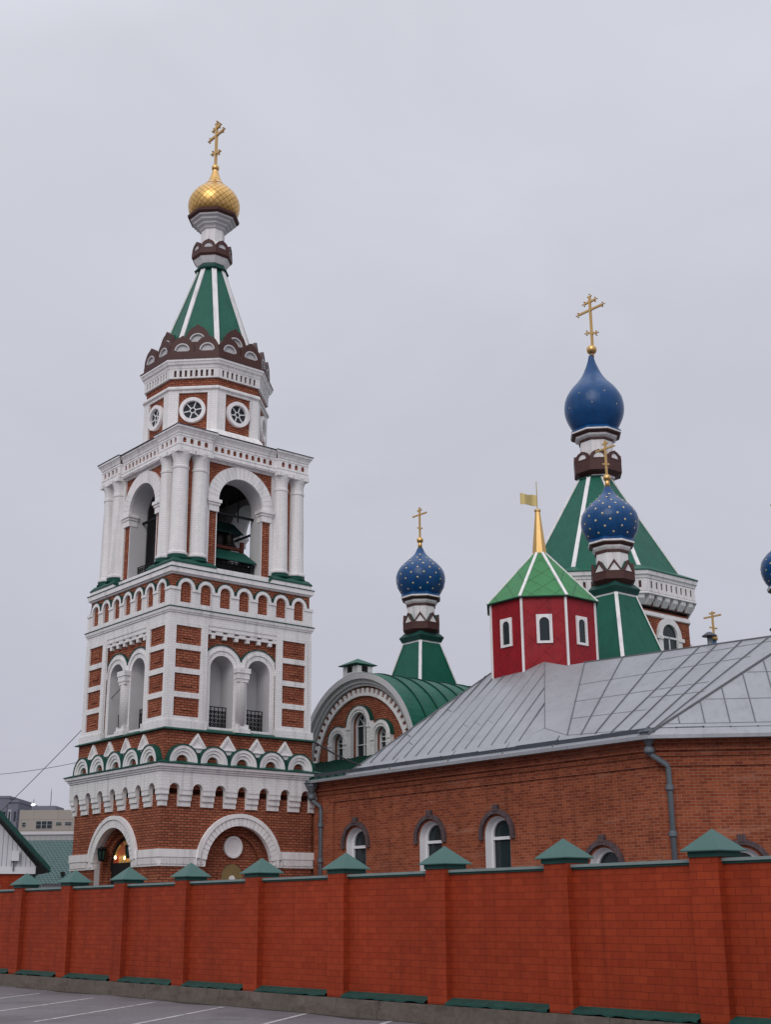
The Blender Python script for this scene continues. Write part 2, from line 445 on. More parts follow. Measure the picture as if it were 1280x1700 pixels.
# ------------------------------------------------------------------ brick fence
fence = thing('brick_fence', FO, FR, 'orange-red painted brick fence with square pillars and green pyramid caps along the car park', 'fence')
SP = 2.79; CY = -.06   # pillar centre, behind the panel face
pm = MB(); pm.box(-.24, .24, CY - .24, CY + .24, .30, 2.44)
cm = MB(); h = .325
i = [cm.P(a, CY + b, 2.515) for a, b in ((-h, -h), (h, -h), (h, h), (-h, h))]
j = [cm.P(a, CY + b, 2.53) for a, b in ((-h, -h), (h, -h), (h, h), (-h, h))]
ap = cm.P(0, CY, 2.825)
for k in range(4):
    cm.F([i[k], i[(k + 1) % 4], j[(k + 1) % 4], j[k]]); cm.F([j[k], j[(k + 1) % 4], ap])
cm.F(i[::-1])
cm.cur = 1
cm.box(-.255, .255, CY - .255, CY + .255, 2.44, 2.514)
pil0 = None
for k in range(-8, 6):
    if pil0 is None:
        pil0 = pm.build('pillar', 'fence', fence); cm.build('pillar_cap', ['green_trim', 'green_flash'], pil0); o = pil0
    else: o = copy_tree(pil0, fence)
    o.location = (k * SP, 0, 0)
    cap_ = o.children[0]
    cap_.rotation_euler = (R(random.uniform(-.5, .5)), R(random.uniform(-.5, .5)), R(random.uniform(-1.5, 1.5)))
a0, a1 = .24, SP - .24
pn = MB(); pn.box(a0 + .002, a1 - .002, -.20, .05, .30, 2.345)
co = MB()
co.box(a0 + .003, a1 - .003, -.26, .10, 2.378, 2.42)
co.cur = 1; co.box(a0 + .003, a1 - .003, -.23, .075, 2.346, 2.377)
first = None
for k in range(-8, 5):
    if first is None:
        first = [pn.build('brick_panel', 'fence', fence), co.build('coping', ['coping', 'green_flash'], fence)]
        oo = first
    else: oo = [copy_tree(q, fence) for q in first]
    for q in oo: q.location = (k * SP, 0, 0)
    fl = MB()
    n = 16; top = []; bot = []; low = []
    for q in range(n + 1):
        x = k * SP + a0 + .01 + (a1 - a0 - .02) * q / n
        e = random.uniform(-.014, .014); z = random.uniform(-.012, .012)
        top.append(fl.P(x, .052, .405)); bot.append(fl.P(x, .235 + e, .335 + z)); low.append(fl.P(x, .237 + e, .31 + z + random.uniform(-.012, .006)))
    for q in range(n):
        fl.F([top[q], top[q + 1], bot[q + 1], bot[q]]); fl.F([bot[q], bot[q + 1], low[q + 1], low[q]])
    fl.build('sill_flashing', 'green_flash', fence, keep=True)
pl = MB(); x = -23.
while x < 15:
    wl = random.uniform(2.2, 3.2)
    e = random.uniform(-.012, .012)
    pl.box(x + .004, x + wl - .004, -.45, .265 + e, -.2, .298 - abs(e)); 
    pl.box(x + .003, x + wl - .003, -.44, .315 + e, -.2, .135 + e)
    x += wl
pl.build('footing', 'concrete', fence)

# ------------------------------------------------------------------ bell tower
tower = thing('bell_tower', L2W(0, 0), YAW, 'tall red and white brick bell tower topped by a green spire and gold onion dome', 'tower')
W0 = 3.42
# base storey
ZS, RI, RO = 3.45, 1.5, 1.93
fb = MB(); fb.poly([[(-W0, 0), (-RI, 0)] + arc(0, ZS, RI, 180, 0, 28) + [(RI, 0), (W0, 0), (W0, 6.2), (-W0, 6.2)]], W0 - .55, W0, mitre=W0)
front = fb.build('base_wall', 'brick', tower)
around([front])
fi = MB(); fi.poly([[(-RI - .3, 0), (-1.22, 0)] + arc(0, ZS, 1.22, 180, 0, 24) + [(1.22, 0), (RI + .3, 0), (RI + .3, 5.3), (-RI - .3, 5.3)]], W0 - .6, W0 - .36)
fi.build('inner_arch', 'brick', tower)
fi = MB(); fi.poly([rect(-1.7, 1.7, 0, 5.2)], W0 - .64, W0 - .43); fi.build('niche_wall', 'brick', tower)
fi = MB(); fi.poly([band(0, ZS, 1.17, 1.24)], W0 - .42, W0 - .30); fi.build('niche_arch_trim', 'brick_hall', tower)
md = MB(); md.poly([circ(0.0, 4.17, .41), circ(0., 4.17, .33)], W0 - .43, W0 - .33); md.poly([circ(0, 4.17, .335)], W0 - .43, W0 - .37)
md.build('medallion', 'plaster', tower)
md = MB(); md.poly([arched(-.04, .48, 2.0, 3.08)], W0 - .43, W0 - .36); pq = md.build('relief_plaque', 'gold_disc', tower)
md = MB(); md.poly([band(-.04, 3.08, .485, .62, 2.0)], W0 - .43, W0 - .34); md.build('plaque_surround', 'brick', pq)
md = MB(); md.poly([circ(-.04, 3.0, .13)], W0 - .36, W0 - .33); md.build('plaque_boss', 'plaster', pq)
# porch on the left face (k=1)
WF = dict(o=(0, 0), u=(0, -1), n=(-1, 0))
def porch(r_, d0, d1, name):
    pa = MB(**WF); pa.poly([[(-1.65, 0), (-r_, 0)] + arc(0, ZS, r_, 180, 0, 24) + [(r_, 0), (1.65, 0), (1.65, 5.3), (-1.65, 5.3)]], W0 - d0, W0 - d1); return pa.build(name, 'brick', tower)
porch(1.33, .40, .24, 'porch_arch'); porch(1.14, .60, .40, 'porch_inner_arch')
pa = MB(**WF)
a_ = [(-1.495, 0)] + arc(0, ZS, 1.495, 180, 0, 24) + [(1.495, 0)]
for k in range(len(a_) - 1):
    pa.F([pa.P(a_[k][0], W0 - .25, a_[k][1]), pa.P(a_[k + 1][0], W0 - .25, a_[k + 1][1]), pa.P(a_[k + 1][0], W0 - .01, a_[k + 1][1]), pa.P(a_[k][0], W0 - .01, a_[k][1])])
pa.build('porch_reveal', 'grey_plaster', tower, keep=True)
pa = MB(**WF); pa.poly([arched(0, 1.13, 3.66, 3.67)], W0 - .66, W0 - .56); mu = pa.build('mosaic', 'mosaic', tower)
mu['label'] = 'golden and red mosaic half circle above the porch door'
pa = MB(**WF); pa.poly([band(0, 3.45, 1.06, 1.14, 3.4)], W0 - .62, W0 - .5); pa.build('mosaic_frame', 'dark', mu)
pa = MB(**WF); pa.poly([rect(-1.13, 1.13, 0, 3.65)], W0 - .66, W0 - .55); dr = pa.build('porch_door', 'dark', tower)
for k, (s_, z_) in enumerate(((-.62, 3.86), (.1, 3.82))):
    pa = MB(); pa.lathe([(.02, -.07), (.055 if k == 0 else .035, 0), (.02, .07)], 10, smooth=True)
    c_ = pa.build('votive_lamp', 'lamp', tower); c_.location = (-(W0 - .42), -s_, z_)
def lantern(sx, zt):
    ln = MB(**WF)
    ln.box(sx - .04, sx + .04, W0 - .22, W0 - .02, zt + .06, zt + .11)
    c = (-(W0 - .02), -sx)
    ln.lathe([(.12, zt - .42), (.19, zt), (.22, zt + .01), (.22, zt + .04), (.05, zt + .12)], 6, cx=c[0], cy=c[1])
    o = ln.build('wall_lantern', 'iron', tower)
    ln = MB(); ln.lathe([(.125, zt - .36), (.178, zt - .06)], 6, math.pi / 6, cx=c[0], cy=c[1]); ln.build('lantern_glass', 'green_flash', o)
lantern(-.98, 4.15); lantern(1.2, 4.18)
# archivolt, string course
av = MB()
av.poly([band(0, ZS, RI + .28, RO, 3.72)], W0 - .1, W0 + .15)
voussoirs(av, 0, ZS, RI - .02, RI + .29, W0 - .1, W0 + .11, 25, 8, 172, .12)
av.poly([band(0, ZS, RI - .01, RI + .2, 3.72)], W0 - .1, W0 + .07)
av = av.build('archivolt', 'plaster', tower); around([av])
for a0, a1 in ((-W0 - .1, -RI + .005), (RI - .005, W0 + .1)):
    lf = a0 < 0
    sc_ = MB()
    sc_.poly([rect(a0, a1, 3.74, 4.02)], W0 - .02, W0 + .10, mitre=W0 + .1)
    sc_.poly([rect(a0 + (.04 if lf else 0), a1 - (0 if lf else .04), 3.42, 3.741)], W0 - .02, W0 + .06, mitre=W0 + .06)
    n = 30
    for k in range(n):
        x0 = a0 + .1 + (a1 - a0 - .2) * (k + .2) / n; x1 = a0 + .1 + (a1 - a0 - .2) * (k + .8) / n
        sc_.box(x0, x1, W0 + .05, W0 + .095, 3.50, 3.71)
    around([sc_.build('string_course', 'plaster', tower)])
# machicolation
mc = MB(); D = 3.62
sl = [-3, -2, -1, 0, 1, 2, 3]
o_ = [(-D, 6.80), (-D, 6.14)]
for c in sl: o_ += [(c - .225, 6.14)] + arc(c, 6.15, .225, 180, 0, 10) + [(c + .225, 6.14)]
o_ += [(D, 6.14), (D, 6.80)]
mc.poly([o_], W0 - .02, D, mitre=D)
ed = [-3.225] + [c + .225 for c in sl]
for k in range(6):
    a0, a1 = sl[k] + .225, sl[k + 1] - .225
    for z0, z1, dd in ((5.96, 6.139, 3.60), (5.75, 5.958, 3.545), (5.55, 5.748, 3.49)):
        mc.box(a0 + .003, a1 - .003, W0 - .05, dd, z0, z1)
for s_ in (-1, 1):
    for z0, z1, dd in ((5.96, 6.139, 3.60), (5.75, 5.958, 3.545), (5.55, 5.748, 3.49)):
        a = sorted((s_ * 3.228, s_ * dd))
        mc.poly([rect(a[0], a[1], z0, z1)], W0 - .05, dd, mitre=dd)
mc = mc.build('machicolation', 'white', tower); around([mc])
ec = MB(); ec.sq([(3.40, 6.78), (3.66, 6.80), (3.66, 6.86), (3.71, 6.87), (3.71, 6.93), (3.78, 6.95), (3.80, 7.05), (3.3, 7.06)])
ec.build('lower_cornice', 'plaster', tower)
ec = MB(); ec.sq([(3.3, 7.055), (3.83, 7.055), (3.84, 7.085), (3.40, 7.23)]); ec.build('lower_cornice_roof', 'green_dark', tower)
# kokoshnik storey
kw = MB(); kw.sq([(W0, 6.0), (W0, 8.38)]); kw.build('kokoshnik_wall', 'brick', tower)
kk = []
for c in (-2.68, -1.34, 0, 1.34, 2.68):
    k1 = MB()
    for r0, r1, dd in ((.50, .615, 3.63), (.39, .505, 3.59), (.265, .395, 3.54)):
        k1.poly([band(c, 7.16, r0, r1, 7.02)], W0 - .02, dd)
    k1 = k1.build('kokoshnik', 'plaster', tower)
    k2 = MB(); k2.poly([band(c, 7.16, .618, .665, 7.02)], W0 - .02, 3.66); k2.build('kokoshnik_roof', 'green_dark', k1)
    kk.append(k1)
for c in (-2.02, -.67, .67, 2.02):
    k1 = MB()
    k1.poly([[(c - .42, 7.70), (c + .42, 7.70), (c, 8.27)], [(c - .30, 7.735), (c, 8.14), (c + .30, 7.735)]], W0 - .02, W0 + .11)
    k1.poly([[(c - .31, 7.73), (c + .31, 7.73), (c, 8.15)], [(c - .2, 7.75), (c, 8.03), (c + .2, 7.75)]], W0 - .02, W0 + .07)
    k1.poly([[(c - .22, 7.74), (c + .22, 7.74), (c, 8.05)]], W0 - .02, W0 + .04)
    k1.poly([[(c - .43, 7.55), (c + .43, 7.55), (c + .43, 7.70), (c - .43, 7.70)]], W0 - .02, W0 + .05)
    kk.append(k1.build('gable_ornament', 'plaster', tower))
around(kk)
dl = MB(); dl.sq([(3.3, 8.33), (3.56, 8.34), (3.56, 8.37), (3.30, 8.50)]); dl.build('middle_ledge', 'green_dark', tower)
# second tier
W2 = 3.38
pt = []
for sg in (-1, 1):
    pb = MB()
    a0, a1 = sorted((sg * 1.64, sg * W2))
    holes = []
    for q in range(4):
        zb = 8.88 + .92 * q
        h0, h1 = sorted((sg * 1.93, sg * 3.06))
        holes.append(rect(h0, h1, zb, zb + .71))
    pb.poly([rect(a0, a1, 8.42, 12.5)] + holes, W2 - .10, W2, mitre=W2)
    pb.poly([rect(min(sg * 1.60, sg * 3.45), max(sg * 1.6, sg * 3.45), 8.41, 8.72)], W2 - .10, W2 + .06, mitre=3.44)
    po = pb.build('pilaster', 'white', tower); pt.append(po)
    pb = MB()
    a0, a1 = sorted((sg * 1.66, sg * (W2 - .06)))
    pb.poly([rect(a0, a1, 8.42, 12.5)], W2 - .5, W2 - .06, mitre=W2 - .06)
    pb.build('pilaster_core', 'brick', po)
    for q in range(4):
        zb = 8.88 + .92 * q
        h0, h1 = sorted((sg * 2.26, sg * 2.73))
        pb = MB(); pb.box(h0, h1, W2 - .08, W2 - .025, zb + .24, zb + .47); pb.build('brick_panel', 'brick', po)
CO = (-.86, .86); HW, ZA = .54, 10.87
bw = MB(); bw.poly([rect(-1.66, 1.66, 8.42, 12.5)] + [arched(c, HW, 8.60, ZA) for c in CO], W2 - .55, W2 - .22); pt.append(bw.build('bay_wall', 'brick', tower))
dz = math.sqrt(.94 ** 2 - .78 ** 2); av_ = math.degrees(math.acos(.86 / .94)); al = math.degrees(math.acos(.78 / .94))
o_ = [(-1.64, 8.42), (1.64, 8.42), (1.64, ZA + dz)] + arc(.86, ZA, .94, al, 180 - av_, 14) + arc(-.86, ZA, .94, av_, 180 - al, 14) + [(-1.64, ZA + dz)]
sr = MB(); sr.poly([o_] + [arched(c, HW + .001, 8.60, ZA) for c in CO], W2 - .23, W2 - .14); 
for c in CO:
    sr.poly([band(c, ZA, HW + .19, HW + .27, ZA)], W2 - .15, W2 - .10)
pt.append(sr.build('arch_surround', 'white', tower))
sg_ = MB()
for (c, aa, bb) in ((.86, al, 180 - av_), (-.86, av_, 180 - al)):
    q = arc(c, ZA, .985, aa, bb, 14) + arc(c, ZA, .942, bb, aa, 14)
    sg_.poly([q], W2 - .22, W2 - .11)
pt.append(sg_.build('arch_flashing', 'green_flash', tower))
cl = MB()
cl.lathe([(.22, 8.75), (.22, 10.42), (.25, 10.44)], 20, cy=-(W2 - .12), smooth=True)
cl.box(-.35, .35, W2 - .42, W2 + .12, 8.44, 8.62); cl.box(-.30, .30, W2 - .40, W2 + .07, 8.621, 8.78)
cl.box(-.24, .24, W2 - .4, W2 + .08, 10.44, 10.56); cl.box(-.27, .27, W2 - .4, W2 + .11, 10.562, 10.78); cl.box(-.31, .31, W2 - .4, W2 + .14, 10.782, 10.98)
pt.append(cl.build('window_column', 'white', tower))
rv = MB()
for c in CO:
    a_ = [(c - HW + .004, 8.605)] + arc(c, ZA, HW - .004, 180, 0, 18) + [(c + HW - .004, 8.605)]
    for k in range(len(a_) - 1):
        rv.F([rv.P(a_[k][0], 2.35, a_[k][1]), rv.P(a_[k + 1][0], 2.35, a_[k + 1][1]), rv.P(a_[k + 1][0], W2 - .15, a_[k + 1][1]), rv.P(a_[k][0], W2 - .15, a_[k][1])])
    rv.F([rv.P(c - HW, 2.35, 8.60), rv.P(c + HW, 2.35, 8.6), rv.P(c + HW, W2 - .15, 8.6), rv.P(c - HW, W2 - .15, 8.6)])
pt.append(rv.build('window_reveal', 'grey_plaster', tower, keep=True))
def railing(name, a0, a1, d, z0, z1, parent, nb, frame=None):
    r_ = MB(**(frame or {}))
    r_.box(a0, a1, d, d + .035, z1 - .035, z1); r_.box(a0, a1, d, d + .035, z0 + .04, z0 + .075); r_.box(a0, a1, d, d + .03, z1 - .2, z1 - .175)
    for k in range(nb + 1):
        x = a0 + .012 + (a1 - a0 - .024) * k / nb
        r_.box(x - .014, x + .014, d + .004, d + .03, z0, z1)
        if k < nb:
            xm = x + (a1 - a0 - .024) / nb / 2; hr = (a1 - a0) / nb * .36
            zz = z0 + .16
            while zz < z1 - .1:
                r_.poly([circ(xm, zz, hr, 10), circ(xm, zz, hr * .55, 10)], d + .008, d + .026); zz += hr * 2.5
    return r_.build(name, 'iron', parent)
for c in CO: pt.append(railing('railing', c - HW, c + HW, W2 - .62, 8.62, 9.48, tower, 6))
fz = MB()
fz.box(-1.64, 1.64, W2 - .24, W2 - .04, 12.33, 12.5)
for k in range(7):
    c = -1.62 + .54 * k
    a = max(c - .16, -1.64); b = min(c + .16, 1.64)
    fz.box(a, b, W2 - .24, W2 - .06, 12.18, 12.329)
    if 0 < k < 7: fz.box(c - .35, c - .19, W2 - .24, W2 - .07, 12.03, 12.179) if k < 7 else None
    if k > 0: fz.box(c - .38, c - .16, W2 - .24, W2 - .065, 12.17, 12.26)
pt.append(fz.build('corbel_frieze', 'white', tower))
around(pt)
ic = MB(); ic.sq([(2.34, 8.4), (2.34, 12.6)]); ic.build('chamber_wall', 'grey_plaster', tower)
# dark doorway strip inside the left opening
ic = MB(); ic.box(-1.38, -1.16, 2.345, 2.40, 8.6, 11.1); ic.build('chamber_door', 'dark', tower)
en = MB(); en.sq([(3.2, 12.48), (3.365, 12.50), (3.365, 12.83), (3.405, 12.84), (3.405, 12.90), (3.44, 12.91), (3.45, 13.03), (3.2, 13.04)]); en.build('entablature', 'white', tower)
en = MB(); en.sq([(3.2, 13.035), (3.48, 13.035), (3.48, 13.06), (3.28, 13.13)]); en.build('entablature_roof', 'green_dark', tower)
# blind arcade
W3 = 3.30
bk = MB(); bk.sq([(W3, 13.0), (W3, 14.5)]); bk.build('arcade_wall', 'brick', tower)
ar = MB(); D = 3.39
cs = [-2.7 + .9 * k for k in range(7)]
o_ = [(-D, 13.80), (-D, 13.05), (D, 13.05), (D, 13.80)]
for c in reversed(cs): o_ += [(c + .25, 13.80), (c + .25, 13.27), (c - .25, 13.27), (c - .25, 13.80)]
ar.poly([o_], W3 - .02, D, mitre=D)
ed = [-3.42] + [q for c in cs for q in (c - .26, c + .26)] + [3.42]
for k in range(0, len(ed), 2):
    ar.poly([rect(ed[k], ed[k + 1], 13.72, 13.835)], W3 - .02, 3.425, mitre=3.42)
for c in cs: ar.poly([band(c, 13.84, .255, .395)], W3 - .02, 3.41)
ar = ar.build('blind_arcade', 'white', tower); around([ar])
ag = MB()
for c in cs: ag.poly([band(c, 13.84, .397, .43)], W3 - .02, 3.42)
ag = ag.build('arcade_flashing', 'green_flash', tower); around([ag])
lb = MB(); lb.sq([(3.2, 14.34), (3.34, 14.36), (3.38, 14.42), (3.43, 14.43), (3.44, 14.61), (3.1, 14.62)]); lb.build('belfry_ledge', 'plaster', tower)
lb = MB(); lb.sq([(3.1, 14.615), (3.47, 14.615), (3.47, 14.64), (3.25, 14.67)]); lb.build('belfry_ledge_roof', 'green_flash', tower)
# belfry
pt = []
pd = MB()
for sg in (-1, 1):
    a0, a1 = sorted((sg * 1.36, sg * 3.36)); pd.poly([rect(a0, a1, 14.65, 14.90)], 2.6, 3.36, mitre=3.36)
pd.box(-1.358, 1.358, 2.6, 3.12, 14.65, 14.94)
pt.append(pd.build('belfry_plinth', 'plaster', tower))
for sg in (-1, 1):
    pd = MB()
    A = [(1.34, 3.385, 14.885), (3.385, 3.385, 14.885), (3.26, 3.26, 15.04), (1.46, 3.26, 15.04)]
    pd.F([pd.P(sg * a, d, z) for a, d, z in A])
    pd.F([pd.P(sg * a, d, z) for a, d, z in ((1.34, 3.385, 14.885), (1.34, 2.7, 14.885), (1.46, 2.7, 15.04), (1.46, 3.26, 15.04))])
    pd.F([pd.P(sg * a, d, z) for a, d, z in ((1.34, 3.385, 14.885), (3.385, 3.385, 14.885), (3.385, 3.385, 14.83), (1.34, 3.385, 14.83))])
    pd.F([pd.P(sg * a, d, z) for a, d, z in ((1.34, 3.385, 14.83), (1.34, 3.385, 14.885), (1.34, 2.9, 14.885), (1.34, 2.9, 14.66))])
    pd.F([pd.P(sg * a, d, z) for a, d, z in ((1.46, 3.26, 15.04), (3.26, 3.26, 15.04), (2.7, 2.7, 15.05), (1.46, 2.7, 15.05))])
    pt.append(pd.build('plinth_roof', 'green_dark', tower, keep=True))
WB, RA, ZB = 2.85, 1.09, 17.86
wl = MB(); wl.poly([[(-WB, 14.62), (-RA, 14.62), (-RA, ZB)] + arc(0, ZB, RA, 180, 0, 26)[1:] + [(RA, 14.62), (WB, 14.62), (WB, 19.95), (-WB, 19.95)]], WB - .75, WB, mitre=WB)
pt.append(wl.build('belfry_wall', 'brick', tower))
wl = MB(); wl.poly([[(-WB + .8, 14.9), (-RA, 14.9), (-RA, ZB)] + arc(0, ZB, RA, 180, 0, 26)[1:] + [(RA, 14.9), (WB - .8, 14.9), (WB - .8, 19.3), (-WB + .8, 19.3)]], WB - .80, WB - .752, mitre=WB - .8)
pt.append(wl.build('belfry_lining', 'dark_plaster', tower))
rv = MB()
a_ = [(-RA + .006, 14.95)] + arc(0, ZB, RA - .006, 180, 0, 26) + [(RA - .006, 14.95)]
for k in range(len(a_) - 1):
    rv.F([rv.P(a_[k][0], WB - .76, a_[k][1]), rv.P(a_[k + 1][0], WB - .76, a_[k + 1][1]), rv.P(a_[k + 1][0], WB + .01, a_[k + 1][1]), rv.P(a_[k][0], WB + .01, a_[k][1])])
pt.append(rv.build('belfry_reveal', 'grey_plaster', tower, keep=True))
av = MB(); voussoirs(av, 0, ZB, RA - .005, 1.60, WB - .02, WB + .12, 21, 0, 180, .07); av.poly([band(0, ZB, RA, 1.585)], WB - .02, WB + .095)
for sg in (-1, 1):
    for z0, z1, o2 in ((17.36, 17.62, 1.54), (17.62, 17.72, 1.58), (17.722, 17.855, 1.63)):
        a, b = sorted((sg * (RA - .03 - (o2 - 1.54)), sg * o2)); av.box(a, b, WB - .3, WB + .10 + (o2 - 1.54), z0 + .001, z1)
pt.append(av.build('belfry_archivolt', 'plaster', tower))
fr = MB()
for sg in (-1, 1):
    a, b = sorted((sg * 1.50, sg * 1.75)); fr.box(a, b, WB - .02, WB + .075, 15.1, 17.36); fr.box(a + (0.06 if sg > 0 else 0), b - (.06 if sg < 0 else 0), WB - .02, WB + .075, 17.361, 19.45)
    a, b = sorted((sg * 1.09, sg * 1.13)); fr.box(a, b, WB - .02, WB + .01, 14.95, 17.36)
fr.box(-1.75, 1.75, WB - .02, WB + .075, 19.452, 19.7)
pt.append(fr.build('belfry_frame', 'white', tower))
def column(cx, cy):
    k1 = MB()
    k1.lathe([(.37, 15.20), (.41, 15.24), (.41, 15.31), (.36, 15.36), (.348, 15.42), (.315, 18.80), (.34, 18.82), (.345, 18.90), (.315, 18.93), (.315, 19.2), (.36, 19.32), (.43, 19.52), (.43, 19.56)], 28, cx=cx, cy=cy, smooth=True)
    o = k1.build('belfry_column', 'white', tower)
    k2 = MB(); k2.lathe([(.44, 15.03), (.44, 15.10), (.39, 15.14), (.40, 15.2), (.36, 15.24)], 24, cx=cx, cy=cy, smooth=True)
    k2.build('column_base', 'green_dark', o)
    k2 = MB(); k2.box(cx - .40, cx + .40, -cy - .40, -cy + .40, 19.44, 19.62); k2.build('column_abacus', 'plaster', o)
    return o
pt += [column(-2.86, -2.86), column(-2.0, -2.9), column(2.0, -2.9)]
eb = MB()
for sg in (-1, 1):
    a0, a1 = sorted((sg * 1.62, sg * 3.22))
    eb.poly([rect(a0, a1, 19.60, 20.22)] + [arched(sg * c, .088, 19.86, 20.0, 8) for c in (1.92, 2.26, 2.6, 2.94)], WB, 3.22, mitre=3.22)
eb.poly([rect(-1.62, 1.62, 19.55, 20.22)] + [arched(-1.35 + .3 * k, .085, 19.86, 20.0, 8) for k in range(10)], WB - .02, 3.08)
for z0, z1, dd in ((19.60, 19.66, .03), (19.76, 19.80, .02), (20.13, 20.17, .02)):
    for sg in (-1, 1):
        a0, a1 = sorted((sg * 1.60, sg * (3.22 + dd))); eb.poly([rect(a0, a1, z0, z1)], 3.1, 3.22 + dd, mitre=3.22 + dd)
    eb.box(-1.6, 1.6, 3.0, 3.08 + dd, z0, z1)
pt.append(eb.build('upper_entablature', 'plaster', tower))
eb = MB(); eb.poly([rect(-3.15, 3.15, 19.84, 20.12)], 2.9, 3.03); 
for sg in (-1, 1):
    a, b = sorted((sg * 1.8, sg * 3.10)); eb.box(a, b, 3.04, 3.16, 19.84, 20.12)
pt.append(eb.build('frieze_niche', 'brick', tower))
cn = MB()
def prof_strip(mb, prof, a, mi):
    pass
pr = [(.0, 20.22), (.03, 20.24), (.05, 20.32), (.11, 20.42), (.15, 20.45), (.15, 20.53), (-.3, 20.535)]
def moulding(mb, a0, a1, base, m0, m1):
    """cornice strip along the facade; m0/m1: mitre sign at the ends"""
    L_ = []
    for dd, z in pr: L_.append((mb.P(a0 - m0 * dd, base + dd, z), mb.P(a1 + m1 * dd, base + dd, z)))
    for k in range(len(L_) - 1): mb.F([L_[k][0], L_[k][1], L_[k + 1][1], L_[k + 1][0]])
    for e in (0, 1): mb.F([q[e] for q in L_])
moulding(cn, -3.22, -1.62, 3.22, 1, 1); moulding(cn, 1.62, 3.22, 3.22, 1, 1); moulding(cn, -1.62, 1.62, 3.08, 0, 0)
pt.append(cn.build('upper_cornice', 'plaster', tower, keep=True))
cn = MB()
for a0, a1, dd in ((-3.40, -1.48, 3.40), (1.48, 3.40, 3.40), (-1.47, 1.47, 3.26)):
    cn.poly([rect(a0, a1, 20.532, 20.56)], 2.6, dd, mitre=3.40)
pt.append(cn.build('cornice_flashing', 'gutter', tower))
pt.append(railing('belfry_railing', -RA, RA, WB - .45, 14.96, 15.62, tower, 11))
bm_ = MB(); bm_.box(-RA - .1, RA + .1, WB - .62, WB - .54, 17.52, 17.61); pt.append(bm_.build('tie_beam', 'iron', tower))
around(pt)
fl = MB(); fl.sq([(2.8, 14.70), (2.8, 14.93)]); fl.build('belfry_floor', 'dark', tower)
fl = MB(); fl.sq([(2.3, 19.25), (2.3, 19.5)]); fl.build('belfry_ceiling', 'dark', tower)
rf = MB(); rf.sq([(3.3, 20.55), (2.5, 20.85)], cap0=False); rf.build('belfry_roof', 'grey_plaster', tower)
# octagon
oc = MB(); oc.oct([(2.85, 20.62), (2.72, 20.9), (2.56, 21.08), (2.4, 21.09)]); oc.build('octagon_base', 'plaster', tower)
oc = MB(); oc.oct([(2.44, 20.9), (2.44, 24.0)]); oc.build('octagon_wall', 'brick', tower)
pt = []
h8 = math.tan(math.pi / 8)
fc = MB(); A = 2.52
fc.poly([rect(-A * h8, A * h8, 21.05, 22.92), rect(-.62, .62, 21.10, 22.78)], 2.42, A)
pt.append(fc.build('octagon_frame', 'white', tower))
wn = MB(); wn.poly([circ(0, 21.98, .56), circ(0, 21.98, .41)], 2.40, 2.60)
wn.poly([circ(0, 21.98, .50), circ(0, 21.98, .40)], 2.40, 2.57)
o = wn.build('round_window', 'plaster', tower)
gl = MB(); gl.poly([circ(0, 21.98, .41)], 2.40, 2.46); gl.build('window_glass', 'pane', o)
sp = MB(); sp.poly([circ(0, 21.98, .13, 14), circ(0, 21.98, .095, 14)], 2.465, 2.5)
for k in range(6):
    a = R(60 * k + 12); c, s_ = math.cos(a), math.sin(a); q = .022
    sp.poly([[(.12 * c + q * s_, 21.98 + .12 * s_ - q * c), (.42 * c + q * s_, 21.98 + .42 * s_ - q * c), (.42 * c - q * s_, 21.98 + .42 * s_ + q * c), (.12 * c - q * s_, 21.98 + .12 * s_ + q * c)]], 2.462, 2.495)
sp.build('window_spokes', 'pvc', o)
pt.append(o)
sb = MB(); A = 2.55
sb.poly([rect(-A * h8, A * h8, 23.44, 23.88)] + [rect(-.85 + .2285 * k - .01, -.85 + .2285 * k + .10, 23.50, 23.80) for k in range(8)], 2.42, A)
pt.append(sb.build('slotted_band', 'white', tower))
sb = MB(); sb.poly([rect(-.98, .98, 23.46, 23.86)], 2.40, 2.47); pt.append(sb.build('slot_backing', 'brown', tower))
A = 2.60
def ogee(c, zb, w, zt, n=10):
    """kokoshnik outline: round shoulders and a small point"""
    hgt = zt - zb
    pts = [(c - w, zb), (c + w, zb)]
    for k in range(n + 1):
        a = R(80 * k / n); pts.append((c + w * math.cos(a) ** .9, zb + .91 * hgt * math.sin(a) ** .92 / math.sin(R(80)) * .985))
    pts.append((c, zt))
    for k in range(n, -1, -1):
        a = R(80 * k / n); pts.append((c - w * math.cos(a) ** .9, zb + .91 * hgt * math.sin(a) ** .92 / math.sin(R(80)) * .985))
    return pts
for c in (-.54, .54):
    k1 = MB(); k1.poly([ogee(c, 24.55, .535, 25.40), [(c - .33, 24.66)] + [(c + .33, 24.66)] + arc(c, 24.70, .33, 0, 180, 14)], A - .16, A)
    o = k1.build('roof_kokoshnik', 'brown', tower)
    k2 = MB(); k2.poly([[(c - .335, 24.65), (c + .335, 24.65)] + arc(c, 24.70, .335, 0, 180, 14)], A - .14, A - .08)
    k2.poly([band(c, 24.70, .275, .329)], A - .1, A + .01)
    k2.build('kokoshnik_panel', 'grey_plaster', o)
    pt.append(o)
k1 = MB(); k1.poly([ogee(0, 24.9, .60, 26.12), [(-.36, 25.28), (.36, 25.28)] + arc(0, 25.32, .36, 0, 180, 14)], 2.02, 2.18)
o = k1.build('roof_kokoshnik', 'brown', tower)
k2 = MB(); k2.poly([[(-.365, 25.27), (.365, 25.27)] + arc(0, 25.32, .365, 0, 180, 14)], 2.04, 2.10); k2.poly([band(0, 25.32, .305, .359)], 2.08, 2.19)
k2.build('kokoshnik_panel', 'grey_plaster', o); pt.append(o)
k1 = MB()
